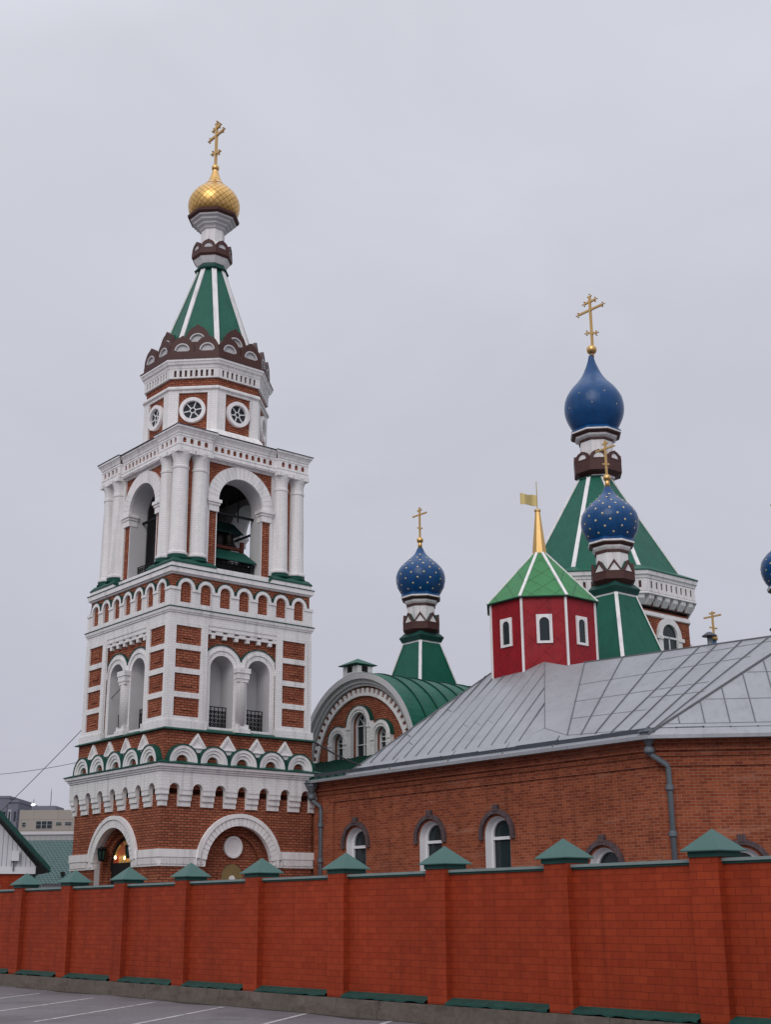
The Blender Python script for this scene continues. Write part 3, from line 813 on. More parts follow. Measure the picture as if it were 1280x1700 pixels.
k1.F([k1.P(-.58, 2.10, 25.2), k1.P(0, 2.10, 26.08), k1.P(0, 1.55, 26.08), k1.P(-.58, 1.55, 25.2)]); k1.F([k1.P(.58, 2.10, 25.2), k1.P(.58, 1.55, 25.2), k1.P(0, 1.55, 26.08), k1.P(0, 2.10, 26.08)])
pt.append(k1.build('kokoshnik_saddle', 'green_dark', tower, keep=True))
around(pt, 8)
ob = MB(); ob.oct([(2.4, 22.90), (2.60, 22.92), (2.60, 23.0), (2.56, 23.06), (2.4, 23.06)]); ob.build('octagon_band', 'white', tower)
ob = MB(); ob.oct([(2.4, 23.85), (2.57, 23.88), (2.60, 24.0), (2.66, 24.03), (2.70, 24.14), (2.73, 24.15), (2.73, 24.24), (2.3, 24.25)]); ob.build('octagon_cornice', 'plaster', tower)
ob = MB(); ob.oct([(2.3, 24.245), (2.76, 24.245), (2.76, 24.28), (2.61, 24.30), (2.61, 24.60), (2.3, 24.62)]); ob.build('kokoshnik_band', 'brown', tower)
ob = MB(); ob.oct([(2.45, 24.58), (2.02, 25.25), (1.9, 25.26)]); ob.build('kokoshnik_roof_slope', 'green_dark', tower)
def tent(parent, z0, a0, z1, a1, n, rw, cx=0, cy=0, mname='green', off=None, name='tent_roof'):
    t = MB(); (t.oct if n == 8 else t.sq)([(a0, z0), (a1, z1)], cx=cx, cy=cy)
    o = t.build(name, mname, parent)
    f_ = math.cos(math.pi / n)
    for k in range(n):
        a = math.pi / n + 2 * math.pi * k / n
        r_ = MB(); c, s_ = math.cos(a), math.sin(a)
        nr = Vector((c, s_, .25))
        r_.bar((cx + a0 / f_ * c, cy + a0 / f_ * s_, z0), (cx + a1 / f_ * c, cy + a1 / f_ * s_, z1), rw, .06, nr)
        r_.build('rib', 'plaster', o)
    return o
tent(tower, 25.15, 2.04, 29.62, .59, 8, .22)
nk = MB(); nk.oct([(.55, 29.60), (.70, 29.61), (.74, 29.66), (.62, 29.80), (.60, 29.92)]); nk.build('spire_collar', 'green_flash', tower)
nk = MB(); nk.oct([(.58, 29.90), (.62, 29.95), (.80, 30.22)]); nk.oct([(.50, 30.9), (.50, 31.75)]); nk.build('neck', 'plaster', tower)
nk = MB(); nk.oct([(.80, 30.20), (.87, 30.30), (.87, 30.50), (.6, 30.52)]); nk.build('neck_band', 'brown', tower)
pt = []
k1 = MB(); k1.poly([ogee(0, 30.45, .355, 31.0), [(-.2, 30.58), (.2, 30.58)] + arc(0, 30.6, .2, 0, 180, 10)], .74, .86)
o = k1.build('neck_kokoshnik', 'brown', tower); k2 = MB(); k2.poly([[(-.205, 30.57), (.205, 30.57)] + arc(0, 30.6, .205, 0, 180, 10)], .76, .82); k2.build('kokoshnik_panel', 'grey_plaster', o); pt.append(o)
around(pt, 8)
nk = MB(); nk.oct([(.85, 30.5), (.52, 31.05)]); nk.build('neck_slope', 'plaster', tower)
nk = MB(); nk.oct([(.50, 31.70), (.56, 31.74), (.60, 31.84), (.70, 31.90), (.72, 31.98), (.84, 32.05), (.86, 32.14), (.97, 32.2), (1.0, 32.3), (.6, 32.3)]); nk.build('dome_cornice', 'grey_plaster', tower)
nk = MB(); nk.oct([(.95, 32.22), (1.06, 32.34), (1.10, 32.35), (1.12, 32.46), (.9, 32.47)]); nk.build('dome_cornice_rim', 'brown', tower)
def dome_prof(pts, sub=4):
    o = []
    P = [Vector(p) for p in pts]
    for k in range(len(P) - 1):
        p0, p1, p2, p3 = P[max(k - 1, 0)], P[k], P[k + 1], P[min(k + 2, len(P) - 1)]
        for j in range(sub):
            t = j / sub
            q = .5 * ((2 * p1) + (p2 - p0) * t + (2 * p0 - 5 * p1 + 4 * p2 - p3) * t * t + (3 * p1 - p0 - 3 * p2 + p3) * t ** 3)
            o.append((max(q.x, .001), q.y))
    o.append(tuple(P[-1])); return o
dm = MB(); dm.lathe(dome_prof([(.90, 32.40), (1.10, 32.66), (1.19, 33.0), (1.16, 33.34), (.98, 33.7), (.70, 34.0), (.45, 34.22), (.30, 34.48), (.20, 34.72), (.13, 34.98)]), 48, smooth=True)
dome = dm.build('onion_dome', 'gold_tile', tower)
for p in dome.data.polygons: pass
sk = MB(); sk.lathe(dome_prof([(.52, 34.17), (.36, 34.36), (.25, 34.6), (.16, 34.9), (.14, 35.0)]), 24, smooth=True); sk.build('dome_neck', 'gold', dome)
def ball(parent, z, r, mname='gold', cx=0, cy=0, stem=None):
    b = MB(); b.lathe([(r * math.sin(R(a)) + .0005, z - r * math.cos(R(a))) for a in range(0, 181, 12)], 24, cx=cx, cy=cy, smooth=True)
    if stem: b.lathe([(stem[0], stem[2]), (stem[1], stem[3])], 16, cx=cx, cy=cy, smooth=True)
    return b.build('finial_ball', mname, parent)
def cross(parent, zb, zt, bars, th, cx=0, cy=0, knobs=True):
    """three barred cross; bars: (z, half length, slant); lies in the local y-z plane"""
    c = MB()
    c.bar((cx, cy, zb), (cx, cy, zt - .1), th)
    def knob(y, z, s_):
        e_ = th * 1.05
        for dy, dz_ in ((0, 0), (s_[0] * e_, s_[1] * e_), (s_[1] * e_, s_[0] * e_), (-s_[1] * e_, -s_[0] * e_)):
            c.lathe([(.001, z + dz_ - th * .52), (th * .52, z + dz_), (.001, z + dz_ + th * .52)], 6, cx=cx, cy=cy + y + dy)
    for (z, hl, sl_) in bars:
        c.bar((cx, cy - hl, z - sl_), (cx, cy + hl, z + sl_), th * .85, th * .95)
        if knobs: knob(-hl, z - sl_, (-1, 0)); knob(hl, z + sl_, (1, 0))
    if knobs: knob(0, zt - .1, (0, 1))
    return c.build('cross', 'gold_paint', parent)
ball(dome, 35.16, .18, stem=(.15, .12, 34.9, 35.1))
cross(dome, 35.3, 37.68, ((36.93, .58, 0), (37.33, .26, 0), (35.98, .28, .10)), .11)

# bells and their canopies in the belfry
def bell(x, y, z, s_, label):
    t = thing('bell', L2W(x, y, z), YAW, label, 'bell', 'bells hanging in the belfry')
    b = MB(); b.lathe([(s_ * r, s_ * q) for r, q in ((.5, 0), (.47, .06), (.38, .22), (.32, .45), (.29, .68), (.2, .80), (.08, .84))], 28, smooth=True)
    b.build('bell_body', 'bronze', t)
    b = MB(); b.lathe([(s_ * .06, s_ * -.06), (s_ * .07, 0), (s_ * .02, s_ * .1), (s_ * .02, s_ * .6)], 10, smooth=True); b.build('clapper', 'iron', t)
    b = MB(); b.box(-.03, .03, -.03, .03, s_ * .82, s_ * .82 + .25); b.build('hanger', 'iron', t)
bell(.25, -.75, 16.15, 1.6, 'largest dark bronze bell hanging in the middle of the belfry')
bell(-.75, -1.35, 16.5, .7, 'small dark bell hanging under the upper green canopy at left')
bell(.5, -1.3, 16.5, .7, 'small dark bell hanging under the upper green canopy at right')
bf = thing('bell_stand', L2W(0, -1.7, 14.93), YAW, 'dark red timber bell frame with two small green canopies inside the belfry arch', 'bell stand')
def canopy(zb, zt, y0, y1, a, mt='green_dark'):
    c = MB()
    c.quad((-a, y0, zb), (a, y0, zb), (a * .86, y1, zt), (-a * .86, y1, zt)); c.quad((a, y0, zb), (a, y1 + .5, zb), (a * .86, y1 + .1, zt), (a * .86, y1, zt))
    c.quad((-a, y0, zb), (-a, y1 + .5, zb), (-a * .86, y1 + .1, zt), (-a * .86, y1, zt))
    c.quad((-a, y0, zb - .05), (a, y0, zb - .05), (a, y0, zb), (-a, y0, zb))
    return c.build('canopy', mt, bf, keep=True)
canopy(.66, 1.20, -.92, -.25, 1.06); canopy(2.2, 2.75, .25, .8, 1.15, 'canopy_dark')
c = MB(); c.box(-1.05, 1.05, .42, .46, .02, .58); c.build('stand_panel', 'dark', bf)
c = MB()
for sx in (-.92, .92):
    c.box(sx - .07, sx + .07, -.1, .05, 0, 1.75)
c.box(-1.0, 1.0, -.08, .03, 1.35, 1.47); c.build('timber_frame', 'wood', bf)
c = MB()
for sx in (-.6, .1, .7): c.box(sx - .02, sx + .02, -.05, 0, 2.6, 4.4)
c.build('hanger_rods', 'iron', bf)

# ------------------------------------------------------------------ church
CX, CYc = 25.7, -.12
church = thing('church', L2W(CX, CYc), YAW, 'red brick church with green barrel roof, arched gable and blue star-spangled onion domes', 'church')
CO_ = (CX, CYc, 0)
def cmb(**k): return MB(off=CO_, **k)
GX = 8.75
GF = dict(o=(GX, 0), u=(0, -1), n=(-1, 0))      # gable facade: s = -y
ZG, RG = 7.95, 3.38
WIN = ((0., .58, 9.85, 7.9), (1.55, .42, 9.22, 7.9), (-1.55, .42, 9.22, 7.9))
g = cmb(**GF); 
g.poly([[(-4.2, 4), (4.2, 4), (4.2, ZG)] + arc(0, ZG, 4.2, 0, 180, 36)[1:-1] + [(-4.2, ZG)]] + [arched(c, h_, zb, zs) for c, h_, zs, zb in WIN], -.6, 0)
g.build('gable_wall', 'brick', church)
g = cmb(**GF)
for r0, r1, dd in ((3.66, 3.78, .16), (3.78, 3.96, .26), (3.96, 4.22, .42)):
    g.poly([band(0, ZG, r0, r1, None, 44)], -.1, dd)
g.build('gable_cornice', 'grey_plaster', church)
g = cmb(**GF); g.poly([band(0, ZG, 3.22, 3.36, 7.4, 44)], -.1, .10)
for k in range(32):
    a = 3 + 174 / 31 * k
    g.poly([arc(0, ZG, 3.57, a - 1.35, a + 1.35, 1) + arc(0, ZG, 3.355, a + 1.35, a - 1.35, 1)], -.1, .095)
g.build('gable_dentils', 'plaster', church)
sr = cmb(**GF)
holes = [arched(c, h_ + .001, zb, zs) for c, h_, zs, zb in WIN]
R1, R2 = .88, .72
import math as _m
# outline of the triple surround
zi = 9.25
o_ = [(-2.25, 7.85), (2.25, 7.85), (2.25, 9.22)] + arc(1.55, 9.22, R2, 0, 128, 12)
o_ = o_ + [(R1, 9.85)] + arc(0, 9.85, R1, 0, 180, 16)[1:] + [(-1.55 + R2 * math.cos(R(52)), 9.22 + R2 * math.sin(R(52)))] + arc(-1.55, 9.22, R2, 52, 180, 12)[1:] + [(-2.25, 9.22)]
sr.poly([o_] + holes, -.26, .20)
for c, h_, zs, zb in WIN:
    sr.poly([band(c, zs, h_ + .12, h_ + .22)], .1, .235)
    for sg in (-1, 1):
        a, b = sorted((c + sg * (h_ + .0), c + sg * (h_ + .28))); sr.box(a, b, .1, .24, zs - .16, zs - .06); sr.box(a, b, .1, .21, zs - .36, zs - .28)
sr.build('triple_window_surround', 'white', church)
sr = cmb(**GF)
for c, zs, r_, a0, a1 in ((1.55, 9.22, R2, 0, 118), (0, 9.85, R1, 8, 172), (-1.55, 9.22, R2, 62, 180)):
    sr.poly([arc(c, zs, r_ + .025, a0, a1, 16) + arc(c, zs, r_ + .002, a1, a0, 16)], -.05, .24)
sr.build('window_hood', 'green_dark', church)
for c, h_, zs, zb in WIN:
    f = cmb(**GF)
    f.poly([arched(c, h_ + .01, zb, zs), arched(c, h_ - .07, zb + .06, zs)], -.22, -.12)
    f.box(c - .025, c + .025, -.21, -.13, zb, zs + h_ - .03)
    for zz_ in (zb + .55, zb + 1.1, zs): f.box(c - h_ + .02, c + h_ - .02, -.21, -.135, zz_ - .02, zz_ + .02)
    for sg in (-1, 1): f.bar((GX + .17, -(c), zs + .02), (GX + .17, -(c + sg * h_ * .62), zs + h_ * .72), .035)
    fo = f.build('window_frame', 'pvc', church)
    gq = cmb(**GF); gq.poly([arched(c, h_, zb, zs)], -.28, -.23); gq.build('window_glass', 'glass', fo)
# nave and barrel roof
nv = cmb(); nv.o = (0, 0)
nv.box(GX + .6, 20, -4.1, 4.1, 0, ZG); nv.build('nave_wall', 'brick', church)
br = cmb()
n = 40; RV = 4.24
x0, x1 = GX - .40, 21.5
for k in range(n):
    a, b = math.pi * k / n, math.pi * (k + 1) / n
    br.F([br.V(x0, RV * math.cos(a), ZG + RV * math.sin(a)), br.V(x0, RV * math.cos(b), ZG + RV * math.sin(b)), br.V(x1, RV * math.cos(b), ZG + RV * math.sin(b)), br.V(x1, RV * math.cos(a), ZG + RV * math.sin(a))], True)
    br.F([br.V(x0, RV * math.cos(a), ZG + RV * math.sin(a)), br.V(x0, RV * math.cos(b), ZG + RV * math.sin(b)), br.V(x0, (RV - .05) * math.cos(b), ZG + (RV - .05) * math.sin(b)), br.V(x0, (RV - .05) * math.cos(a), ZG + (RV - .05) * math.sin(a))])
br.cur = 1
x = x0 + .9
while x < x1:
    for k in range(n):
        a, b = math.pi * k / n, math.pi * (k + 1) / n
        q = [(r_, t_, xx) for xx in (x - .018, x + .018) for r_, t_ in ((RV, a), (RV + .055, a), (RV + .055, b), (RV, b))]
        i = [br.V(xx, r_ * math.cos(t_), ZG + r_ * math.sin(t_)) for r_, t_, xx in q]
        br.F([i[0], i[1], i[2], i[3]]); br.F([i[4], i[5], i[6], i[7]]); br.F([i[1], i[2], i[6], i[5]])
    x += .95
br.build('barrel_roof', ['green', 'seam_green'], church, keep=True)
# narthex lean-to
nx = cmb(); nx.box(3.44, GX, -6.1, 3.35, 0, 6.8); nx.build('narthex_wall', 'brick', church)
lt = cmb(); 
lt.quad((3.1, -6.2, 6.82), (3.1, 6.2, 6.82), (GX - .02, 6.2, 8.42), (GX - .02, -6.2, 8.42))
lt.quad((3.1, -6.2, 6.76), (3.1, 6.2, 6.76), (3.1, 6.2, 6.82), (3.1, -6.2, 6.82))
lt.cur = 1
y = -5.9
while y < 6:
    lt.bar((3.1, y, 6.85), (GX - .02, y, 8.45), .06, .08); y += .55
lt.build('lean_to_roof', ['green', 'seam_green'], church, keep=True)
# chimney on the vault
ch = cmb(); cx_, cy_ = 9.6, 1.35
ch.box(cx_ - .45, cx_ + .45, -cy_ - .55, -cy_ + .55, 11.2, 12.78); cho = ch.build('chimney', 'plaster', church)
ch = cmb(); ch.lathe([(.92, 12.83), (.94, 12.86), (.02, 13.2)], 4, math.pi / 4, cx=cx_, cy=cy_)
ch.build('chimney_cap', 'green', cho)
for bx_ in ((cx_ - .46, cx_ - .44, -cy_ - .2, -cy_ + .15, 12.5, 12.77), (cx_ - .2, cx_ + .15, -cy_ + .54, -cy_ + .56, 12.5, 12.77)):
    ch = cmb(); ch.box(*bx_); ch.build('chimney_vent', 'dark', cho)
# crossing block
bk = cmb(); bk.box(16.9, 34.6, -8.7, 8.7, 0, 12.0); bk.build('crossing_wall', 'brick', church)
bk = cmb(); bk.lathe([(8.9 * 1.414, 12.0), (8.9 * 1.414, 12.08), (4.6 * 1.414, 13.0)], 4, math.pi / 4, cx=25.75, cy=0); bk.build('crossing_roof', 'green', church)
# central drum and tent
TX, TY = 25.65, -.12
cd_ = cmb(); cd_.oct([(4.36, 12.0), (4.36, 16.6)], cx=TX, cy=TY); cd_.build('central_drum', 'brick', church)
cd_ = cmb(); cd_.oct([(4.3, 16.22), (4.46, 16.26), (4.46, 16.36), (4.40, 16.42), (4.40, 16.50), (4.3, 16.5)], cx=TX, cy=TY)
cd_.oct([(4.3, 17.28), (4.84, 17.30), (4.84, 17.36), (4.74, 17.44), (4.74, 18.08), (4.82, 18.12), (4.84, 18.26), (4.92, 18.30), (4.94, 18.5), (4.3, 18.5)], cx=TX, cy=TY)
cd_.build('central_cornice', 'plaster', church)
pt = []
cf = MB()
for k in range(6):
    c = -1.63 + .652 * k
    i_ = [cf.P(c + a * .19, d, z) for a in (-1, 1) for d, z in ((4.3, 17.29), (4.76, 17.29), (4.74, 17.08), (4.50, 16.80), (4.3, 16.78))]
    cf.F(i_[:5]); cf.F(i_[5:][::-1])
    for j in range(5): cf.F([i_[j], i_[(j + 1) % 5], i_[5 + (j + 1) % 5], i_[5 + j]])
o1 = cf.build('corbel_row', 'plaster', church); pt.append(o1)
cf = MB(); cf.poly([rect(-1.97, 1.97, 17.44, 18.08)] + [rect(-1.69 + .405 * k, -1.55 + .405 * k, 17.62, 17.98) for k in range(9)], 4.70, 4.79)
o1 = cf.build('slotted_band', 'plaster', church); pt.append(o1)
cf = MB(); cf.poly([rect(-1.8, 1.8, 17.6, 18.0)], 4.70, 4.745); cf.build('slot_backing', 'brown', o1)
cf = MB(); cf.poly([rect(-1.8, 1.8, 16.74, 17.28)], 4.3, 4.42); pt.append(cf.build('corbel_backing', 'brown', church))
cf = MB(); cf.poly([arched(0, .95, 13.4, 15.35), arched(0, .62, 13.4, 15.35)], 4.3, 4.50)
cf.poly([band(0, 15.35, .62, .80, 13.4)], 4.3, 4.44)
for sg in (-1, 1):
    a, b = sorted((sg * .62, sg * 1.1)); cf.box(a, b, 4.3, 4.55, 15.12, 15.3)
o1 = cf.build('drum_window', 'plaster', church)
cf = MB(); cf.poly([arched(0, .63, 13.4, 15.35)], 4.3, 4.375); cf.build('window_glass', 'glass', o1)
cf = MB(); cf.box(-.03, .03, 4.376, 4.42, 13.4, 15.3); cf.box(-.62, .62, 4.376, 4.42, 15.22, 15.32); cf.box(-.62, .62, 4.376, 4.41, 14.35, 14.42); cf.build('window_frame', 'pvc', o1)
pt.append(o1)
for o in pt: o.location = (TX - CX, TY - CYc, 0)
around(pt, 8)
te = cmb(); te.oct([(4.95, 18.50), (5.0, 18.52), (4.98, 18.57), (4.15, 18.98), (3.8, 19.0)], cx=TX, cy=TY); te.build('tent_skirt', 'green', church)
def sub(parent, o, dx, dy): o.location = (dx, dy, 0)
tr = tent(church, 18.95, 4.1, 24.98, .93, 8, .22, 0, 0)
tr.location = (TX - CX, TY - CYc, 0)
def head(parent, cx, cy, P):
    """neck, kokoshnik ring, cornice, onion dome, ball and cross for one cupola; built at the origin, then moved"""
    r = P['r']; z = P['z']
    loc = (cx - CX, cy - CYc, 0)
    def put(o): o.location = loc; return o
    a = MB(); a.oct([(r[0], z[0] - .02), (r[0], z[3])]); put(a.build('cupola_neck', 'plaster', parent))
    a = MB(); a.oct([(r[0] + .01, z[1]), (r[1] * .97, z[1] + .15), (r[1], z[1] + .17), (r[1], z[2] - P['k'] + .04), (r[0], z[2] - P['k'] + .12)]); put(a.build('kokoshnik_ring', 'brown', parent))
    hw = r[1] * h8
    kz = z[2] - P['k']
    pts_ = []
    for k in range(8):
        if P['tri']:
            q = MB(); q.poly([[(-hw * .98, kz), (hw * .98, kz), (0, z[2] + .02)], [(-hw * .70, kz + .05), (0, kz + .05 + (z[2] - kz) * .70), (hw * .70, kz + .05)]], r[1] - .1, r[1] + .01)
        else:
            q = MB(); q.poly([ogee(0, kz, hw * .98, z[2] + .02), [(-hw * .55, kz + .08), (hw * .55, kz + .08)] + arc(0, kz + .1, hw * .55, 0, 180, 10)], r[1] - .1, r[1] + .01)
        o = put(q.build('cupola_kokoshnik', 'brown', parent)); o.rotation_euler = (0, 0, -k * math.pi / 4)
        q2 = MB(); q2.poly([[(-hw * .76, kz + .04), (hw * .76, kz + .04), (0, kz + .04 + (z[2] - kz) * .78)]] if P['tri'] else [[(-hw * .57, kz + .07), (hw * .57, kz + .07)] + arc(0, kz + .09, hw * .57, 0, 180, 10)], r[1] - .09, r[1] - .04)
        q2.build('kokoshnik_panel', 'plaster', o)
        q2 = MB()
        q2.F([q2.P(-hw * .96, r[1] - .02, kz), q2.P(0, r[1] - .02, z[2]), q2.P(0, r[0] * .96, z[2]), q2.P(-hw * .96, r[0] * .96, kz)])
        q2.F([q2.P(hw * .96, r[1] - .02, kz), q2.P(hw * .96, r[0] * .96, kz), q2.P(0, r[0] * .96, z[2]), q2.P(0, r[1] - .02, z[2])])
        q2.build('kokoshnik_saddle', 'green_dark' if P['tri'] else 'brown', o, keep=True)
    a = MB(); a.oct([(r[0], z[3] - .02), (r[0] + .05, z[3]), (r[0] + .05, z[3] + .12), (r[0], z[3] + .13)]); a.oct([(r[2] * .80, z[3] + .30), (r[2] * .97, z[3] + .42), (r[2] * .97, z[3] + .47), (r[0], z[3] + .47)])
    put(a.build('cornice_trim', 'brown', parent))
    a = MB(); a.oct([(r[0] + .02, z[3] + .11), (r[2] * .80, z[3] + .22), (r[2] * .83, z[3] + .31), (r[0], z[3] + .31)]); a.oct([(r[0], z[3] + .46), (r[2] * .985, z[3] + .46), (r[2], z[3] + .48), (r[2], z[3] + .56), (r[0], z[3] + .57)])
    put(a.build('cupola_cornice', 'plaster', parent))
    a = MB(); a.oct([(r[2] * 1.005, z[3] + .555), (r[2] * 1.005, z[3] + .60), (r[2] * .90, z[3] + .76), (r[0], z[3] + .72)]); put(a.build('dome_skirt', 'blue', parent))
    dp = dome_prof(P['dome'])
    st = MB(); st.lathe(dp, 48, smooth=True); st.cur = 1
    for row, (zz_, cnt) in enumerate(P['stars']):
        rr = None
        for q in range(len(dp) - 1):
            (ra, za), (rb, zb_) = dp[q], dp[q + 1]
            if za <= zz_ <= zb_: 
                t = (zz_ - za) / (zb_ - za); rr = ra + (rb - ra) * t; sl_ = Vector((zb_ - za, 0, -(rb - ra))).normalized()
        if rr is None: continue
        for k in range(cnt):
            an = 2 * math.pi * (k + .5 * (row % 2)) / cnt + .2
            nv_ = Vector((sl_.x * math.cos(an), sl_.x * math.sin(an), sl_.z)); p = Vector((rr * math.cos(an), rr * math.sin(an), zz_)) + nv_ * .012
            tx = Vector((-math.sin(an), math.cos(an), 0)); ty = nv_.cross(tx)
            ids = [st.V(*p + nv_ * .015)]
            for j in range(16):
                w_ = P['ss'] * (1 if j % 2 == 0 else .62); aa = 2 * math.pi * j / 16
                ids.append(st.V(*(p + tx * w_ * math.cos(aa) + ty * w_ * math.sin(aa))))
            for j in range(16): st.F([ids[0], ids[1 + j], ids[1 + (j + 1) % 16]])
    dm = put(st.build('onion_dome', ['blue', 'star'], parent, keep=True))
    zt = P['dome'][-1][1]
    sh_ = P.get('sh', (0, 0))
    ball(dm, P['ball'][0], P['ball'][1], 'gold', sh_[0] * .5, sh_[1] * .5, stem=(P['stem'], P['stem'] * .8, zt - .08, P['ball'][0]))
    cross(dm, P['ball'][0] + .1, P['cross'][0], P['cross'][1], P['cross'][2], *sh_, knobs=P['kn'])
    return dm
small = dict(r=(.74, .99, 1.07), z=(16.28, 16.45, 17.55, 17.98), k=.58, tri=True,
             dome=[(.92, 18.56), (1.10, 18.78), (1.30, 19.15), (1.385, 19.62), (1.30, 20.03), (1.06, 20.38), (.74, 20.68), (.46, 20.93), (.29, 21.14), (.16, 21.42)],
             stars=[(18.86, 10), (19.12, 10), (19.42, 12), (19.72, 12), (20.02, 12), (20.28, 12), (20.5, 10), (20.72, 8), (20.95, 5)], ss=.062,
             ball=(21.9, .19), stem=.13, cross=(23.95, ((23.42, .60, 0), (23.68, .18, 0), (22.62, .20, .06)), .085), kn=False)
def cupola(lx, ly):
    a = MB(); a.sq([(.60, 15.98), (.78, 15.985), (.80, 16.05), (.88, 16.24), (.88, 16.27), (.70, 16.50), (.5, 16.5)]); o = a.build('tent_cap', 'green_flash', church); o.location = (lx - CX, ly - CYc, 0)
    a = MB(); a.sq([(.73, 15.88), (.75, 15.985), (.5, 15.985)]); o = a.build('tent_collar', 'plaster', church); o.location = (lx - CX, ly - CYc, 0)
    t = tent(church, 12.3, 1.72, 15.95, .72, 4, .17); t.location = (lx - CX, ly - CYc, 0)
    head(church, lx, ly, small)
for lx, ly in ((18.67, 7.02), (18.56, -6.94), (32.95, -7.2), (33.0, 7.0)): cupola(lx, ly)
a = MB(); a.oct([(.90, 24.93), (.99, 24.95), (1.0, 25.02), (.9, 25.08)]); o = a.build('spire_collar', 'green_flash', church); o.location = (TX - CX, TY - CYc, 0)
big = dict(r=(.90, 1.30, 1.40), z=(25.03, 25.15, 26.5, 27.25), k=.55, tri=False,
           dome=[(1.18, 28.0), (1.40, 28.35), (1.64, 28.9), (1.71, 29.45), (1.60, 30.05), (1.28, 30.6), (.88, 31.06), (.58, 31.5), (.36, 32.0), (.22, 32.4), (.14, 32.75)],
           stars=[(29.2, 7), (29.9, 7)], ss=.042, ball=(33.14, .30), stem=.13,
           cross=(36.7, ((35.72, .95, 0), (36.25, .42, 0), (34.22, .36, .13)), .125), sh=(.09, -.08), kn=True)
head(church, TX + .19, TY - .12, big)
# apse cupola far behind, only its cross shows
a = MB(); a.oct([(.5, 11.5), (.5, 16.0), (.6, 16.1)]); a.sq([(2.2, 9.0), (2.2, 11.6)]); o = a.build('apse_drum', 'plaster', church); o.location = (35.62 - CX, -.17 - CYc, 0)
a = MB(); a.lathe(dome_prof([(.5, 16.0), (.62, 16.3), (.5, 16.6), (.2, 16.85), (.1, 17.05)]), 24, smooth=True); dm = a.build('onion_dome', 'blue', church); dm.location = o.location
ball(dm, 17.22, .22); cross(dm, 17.3, 18.95, ((18.55, .62, 0), (18.75, .2, 0), (17.85, .25, .08)), .10, knobs=False)

# ------------------------------------------------------------------ brick hall with metal roof
HO = (3.6, -20.62, 0)
hall = thing('brick_hall', L2W(HO[0], HO[1]), YAW, 'low red brick hall with grey standing seam metal roof and red octagonal turret', 'hall')
def hmb(**k): return MB(off=HO, **k)
F1 = dict(o=(3.6, 0), u=(0, -1), n=(-1, 0))
r2 = math.sqrt(.5)
F2 = dict(o=(3.6, -20.62), u=(r2, -r2), n=(-r2, -r2))
W1 = [(6.06, 4.26), (10.33, 4.26), (13.72, 4.24), (18.36, 3.02)]
W2_ = [(2.33, 2.9)]
hw_ = .6
def wall(F, s0, s1, wins, m0=0, m1=0):
    q = hmb(**F); q.poly([rect(s0, s1, 0, 6.72)] + [arched(c, hw_, zs - 2.0, zs) for c, zs in wins], -.6, 0); q.build('hall_wall', 'brick_hall', hall)
wall(F1, 3.5, 20.62, W1); wall(F2, 0, 7.07, W2_)
q = hmb(); q.o = (0, 0)
q.quad((8.6, -25.62, 0), (12.4, -25.62, 0), (12.4, -25.62, 6.72), (8.6, -25.62, 6.72)); q.quad((12.4, -25.62, 0), (16.4, -21.6, 0), (16.4, -21.6, 6.72), (12.4, -25.62, 6.72)); q.quad((16.4, -21.6, 0), (16.4, -6.2, 0), (16.4, -6.2, 6.72), (16.4, -21.6, 6.72))
q.quad((3.7, -6.2, 6.6), (16.4, -6.2, 6.6), (16.4, -6.2, 8.), (11.0, -6.2, 11.5)); 
q.build('hall_wall', 'brick_hall', hall, keep=True)
for F, s0, s1, e0, e1 in ((F1, 3.5, 20.62, 0, 1), (F2, 0, 7.07, 1, 0)):
    q = hmb(**F)
    t8 = math.tan(math.pi / 8)
    def strip(z0, z1, d, a=None, b=None):
        aa = s0 if a is None else a; bb = s1 if b is None else b
        L_ = [(q.P(aa - (e0 * t8 * dd if a is None else 0), dd, z), q.P(bb + (e1 * t8 * dd if b is None else 0), dd, z)) for dd, z in ((-.05, z0), (d, z0), (d, z1), (-.05, z1))]
        for k in range(4): q.F([L_[k][0], L_[k][1], L_[(k + 1) % 4][1], L_[(k + 1) % 4][0]])
        q.F([x[0] for x in L_]); q.F([x[1] for x in L_])
    strip(6.56, 6.71, .24); strip(6.46, 6.559, .17); strip(6.36, 6.459, .20); strip(6.20, 6.359, .11); strip(5.91, 6.199, .055)
    if F is F1: strip(0, 5.909, .11, 3.505, 4.72)
    q.build('brick_cornice', 'brick_hall', hall)
for F, wins in ((F1, W1), (F2, W2_)):
    for c, zs in wins:
        f = hmb(**F)
        f.poly([arched(c, hw_ - .05, zs - 2, zs), arched(c, hw_ - .12, zs - 1.93, zs)], -.34, -.26)
        f.box(c - hw_ + .06, c + hw_ - .06, -.335, -.255, zs - .16, zs - .06); 
        fo = f.build('window', 'pvc', hall)
        f = hmb(**F); f.poly([arched(c, hw_ - .06, zs - 2, zs)], -.42, -.36); f.build('window_glass', 'glass', fo)
        f = hmb(**F)
        a_ = [(c - hw_ + .002, zs - 2)] + arc(c, zs, hw_ - .002, 180, 0, 20) + [(c + hw_ - .002, zs - 2)]
        b_ = [(c - hw_ + .06, zs - 2)] + arc(c, zs, hw_ - .06, 180, 0, 20) + [(c + hw_ - .06, zs - 2)]
        for k in range(len(a_) - 1): f.F([f.P(*q_) for q_ in ((b_[k][0], -.3, b_[k][1]), (b_[k + 1][0], -.3, b_[k + 1][1]), (a_[k + 1][0], .006, a_[k + 1][1]), (a_[k][0], .006, a_[k][1]))])
        f.build('window_reveal', 'pvc', fo, keep=True)
        f = hmb(**F); f.poly([band(c, zs, .68, .83, zs - .16)], -.05, .11); f.box(c - .12, c + .12, -.05, .13, zs + .76, zs + .98); f.build('window_hood', 'hood', fo)
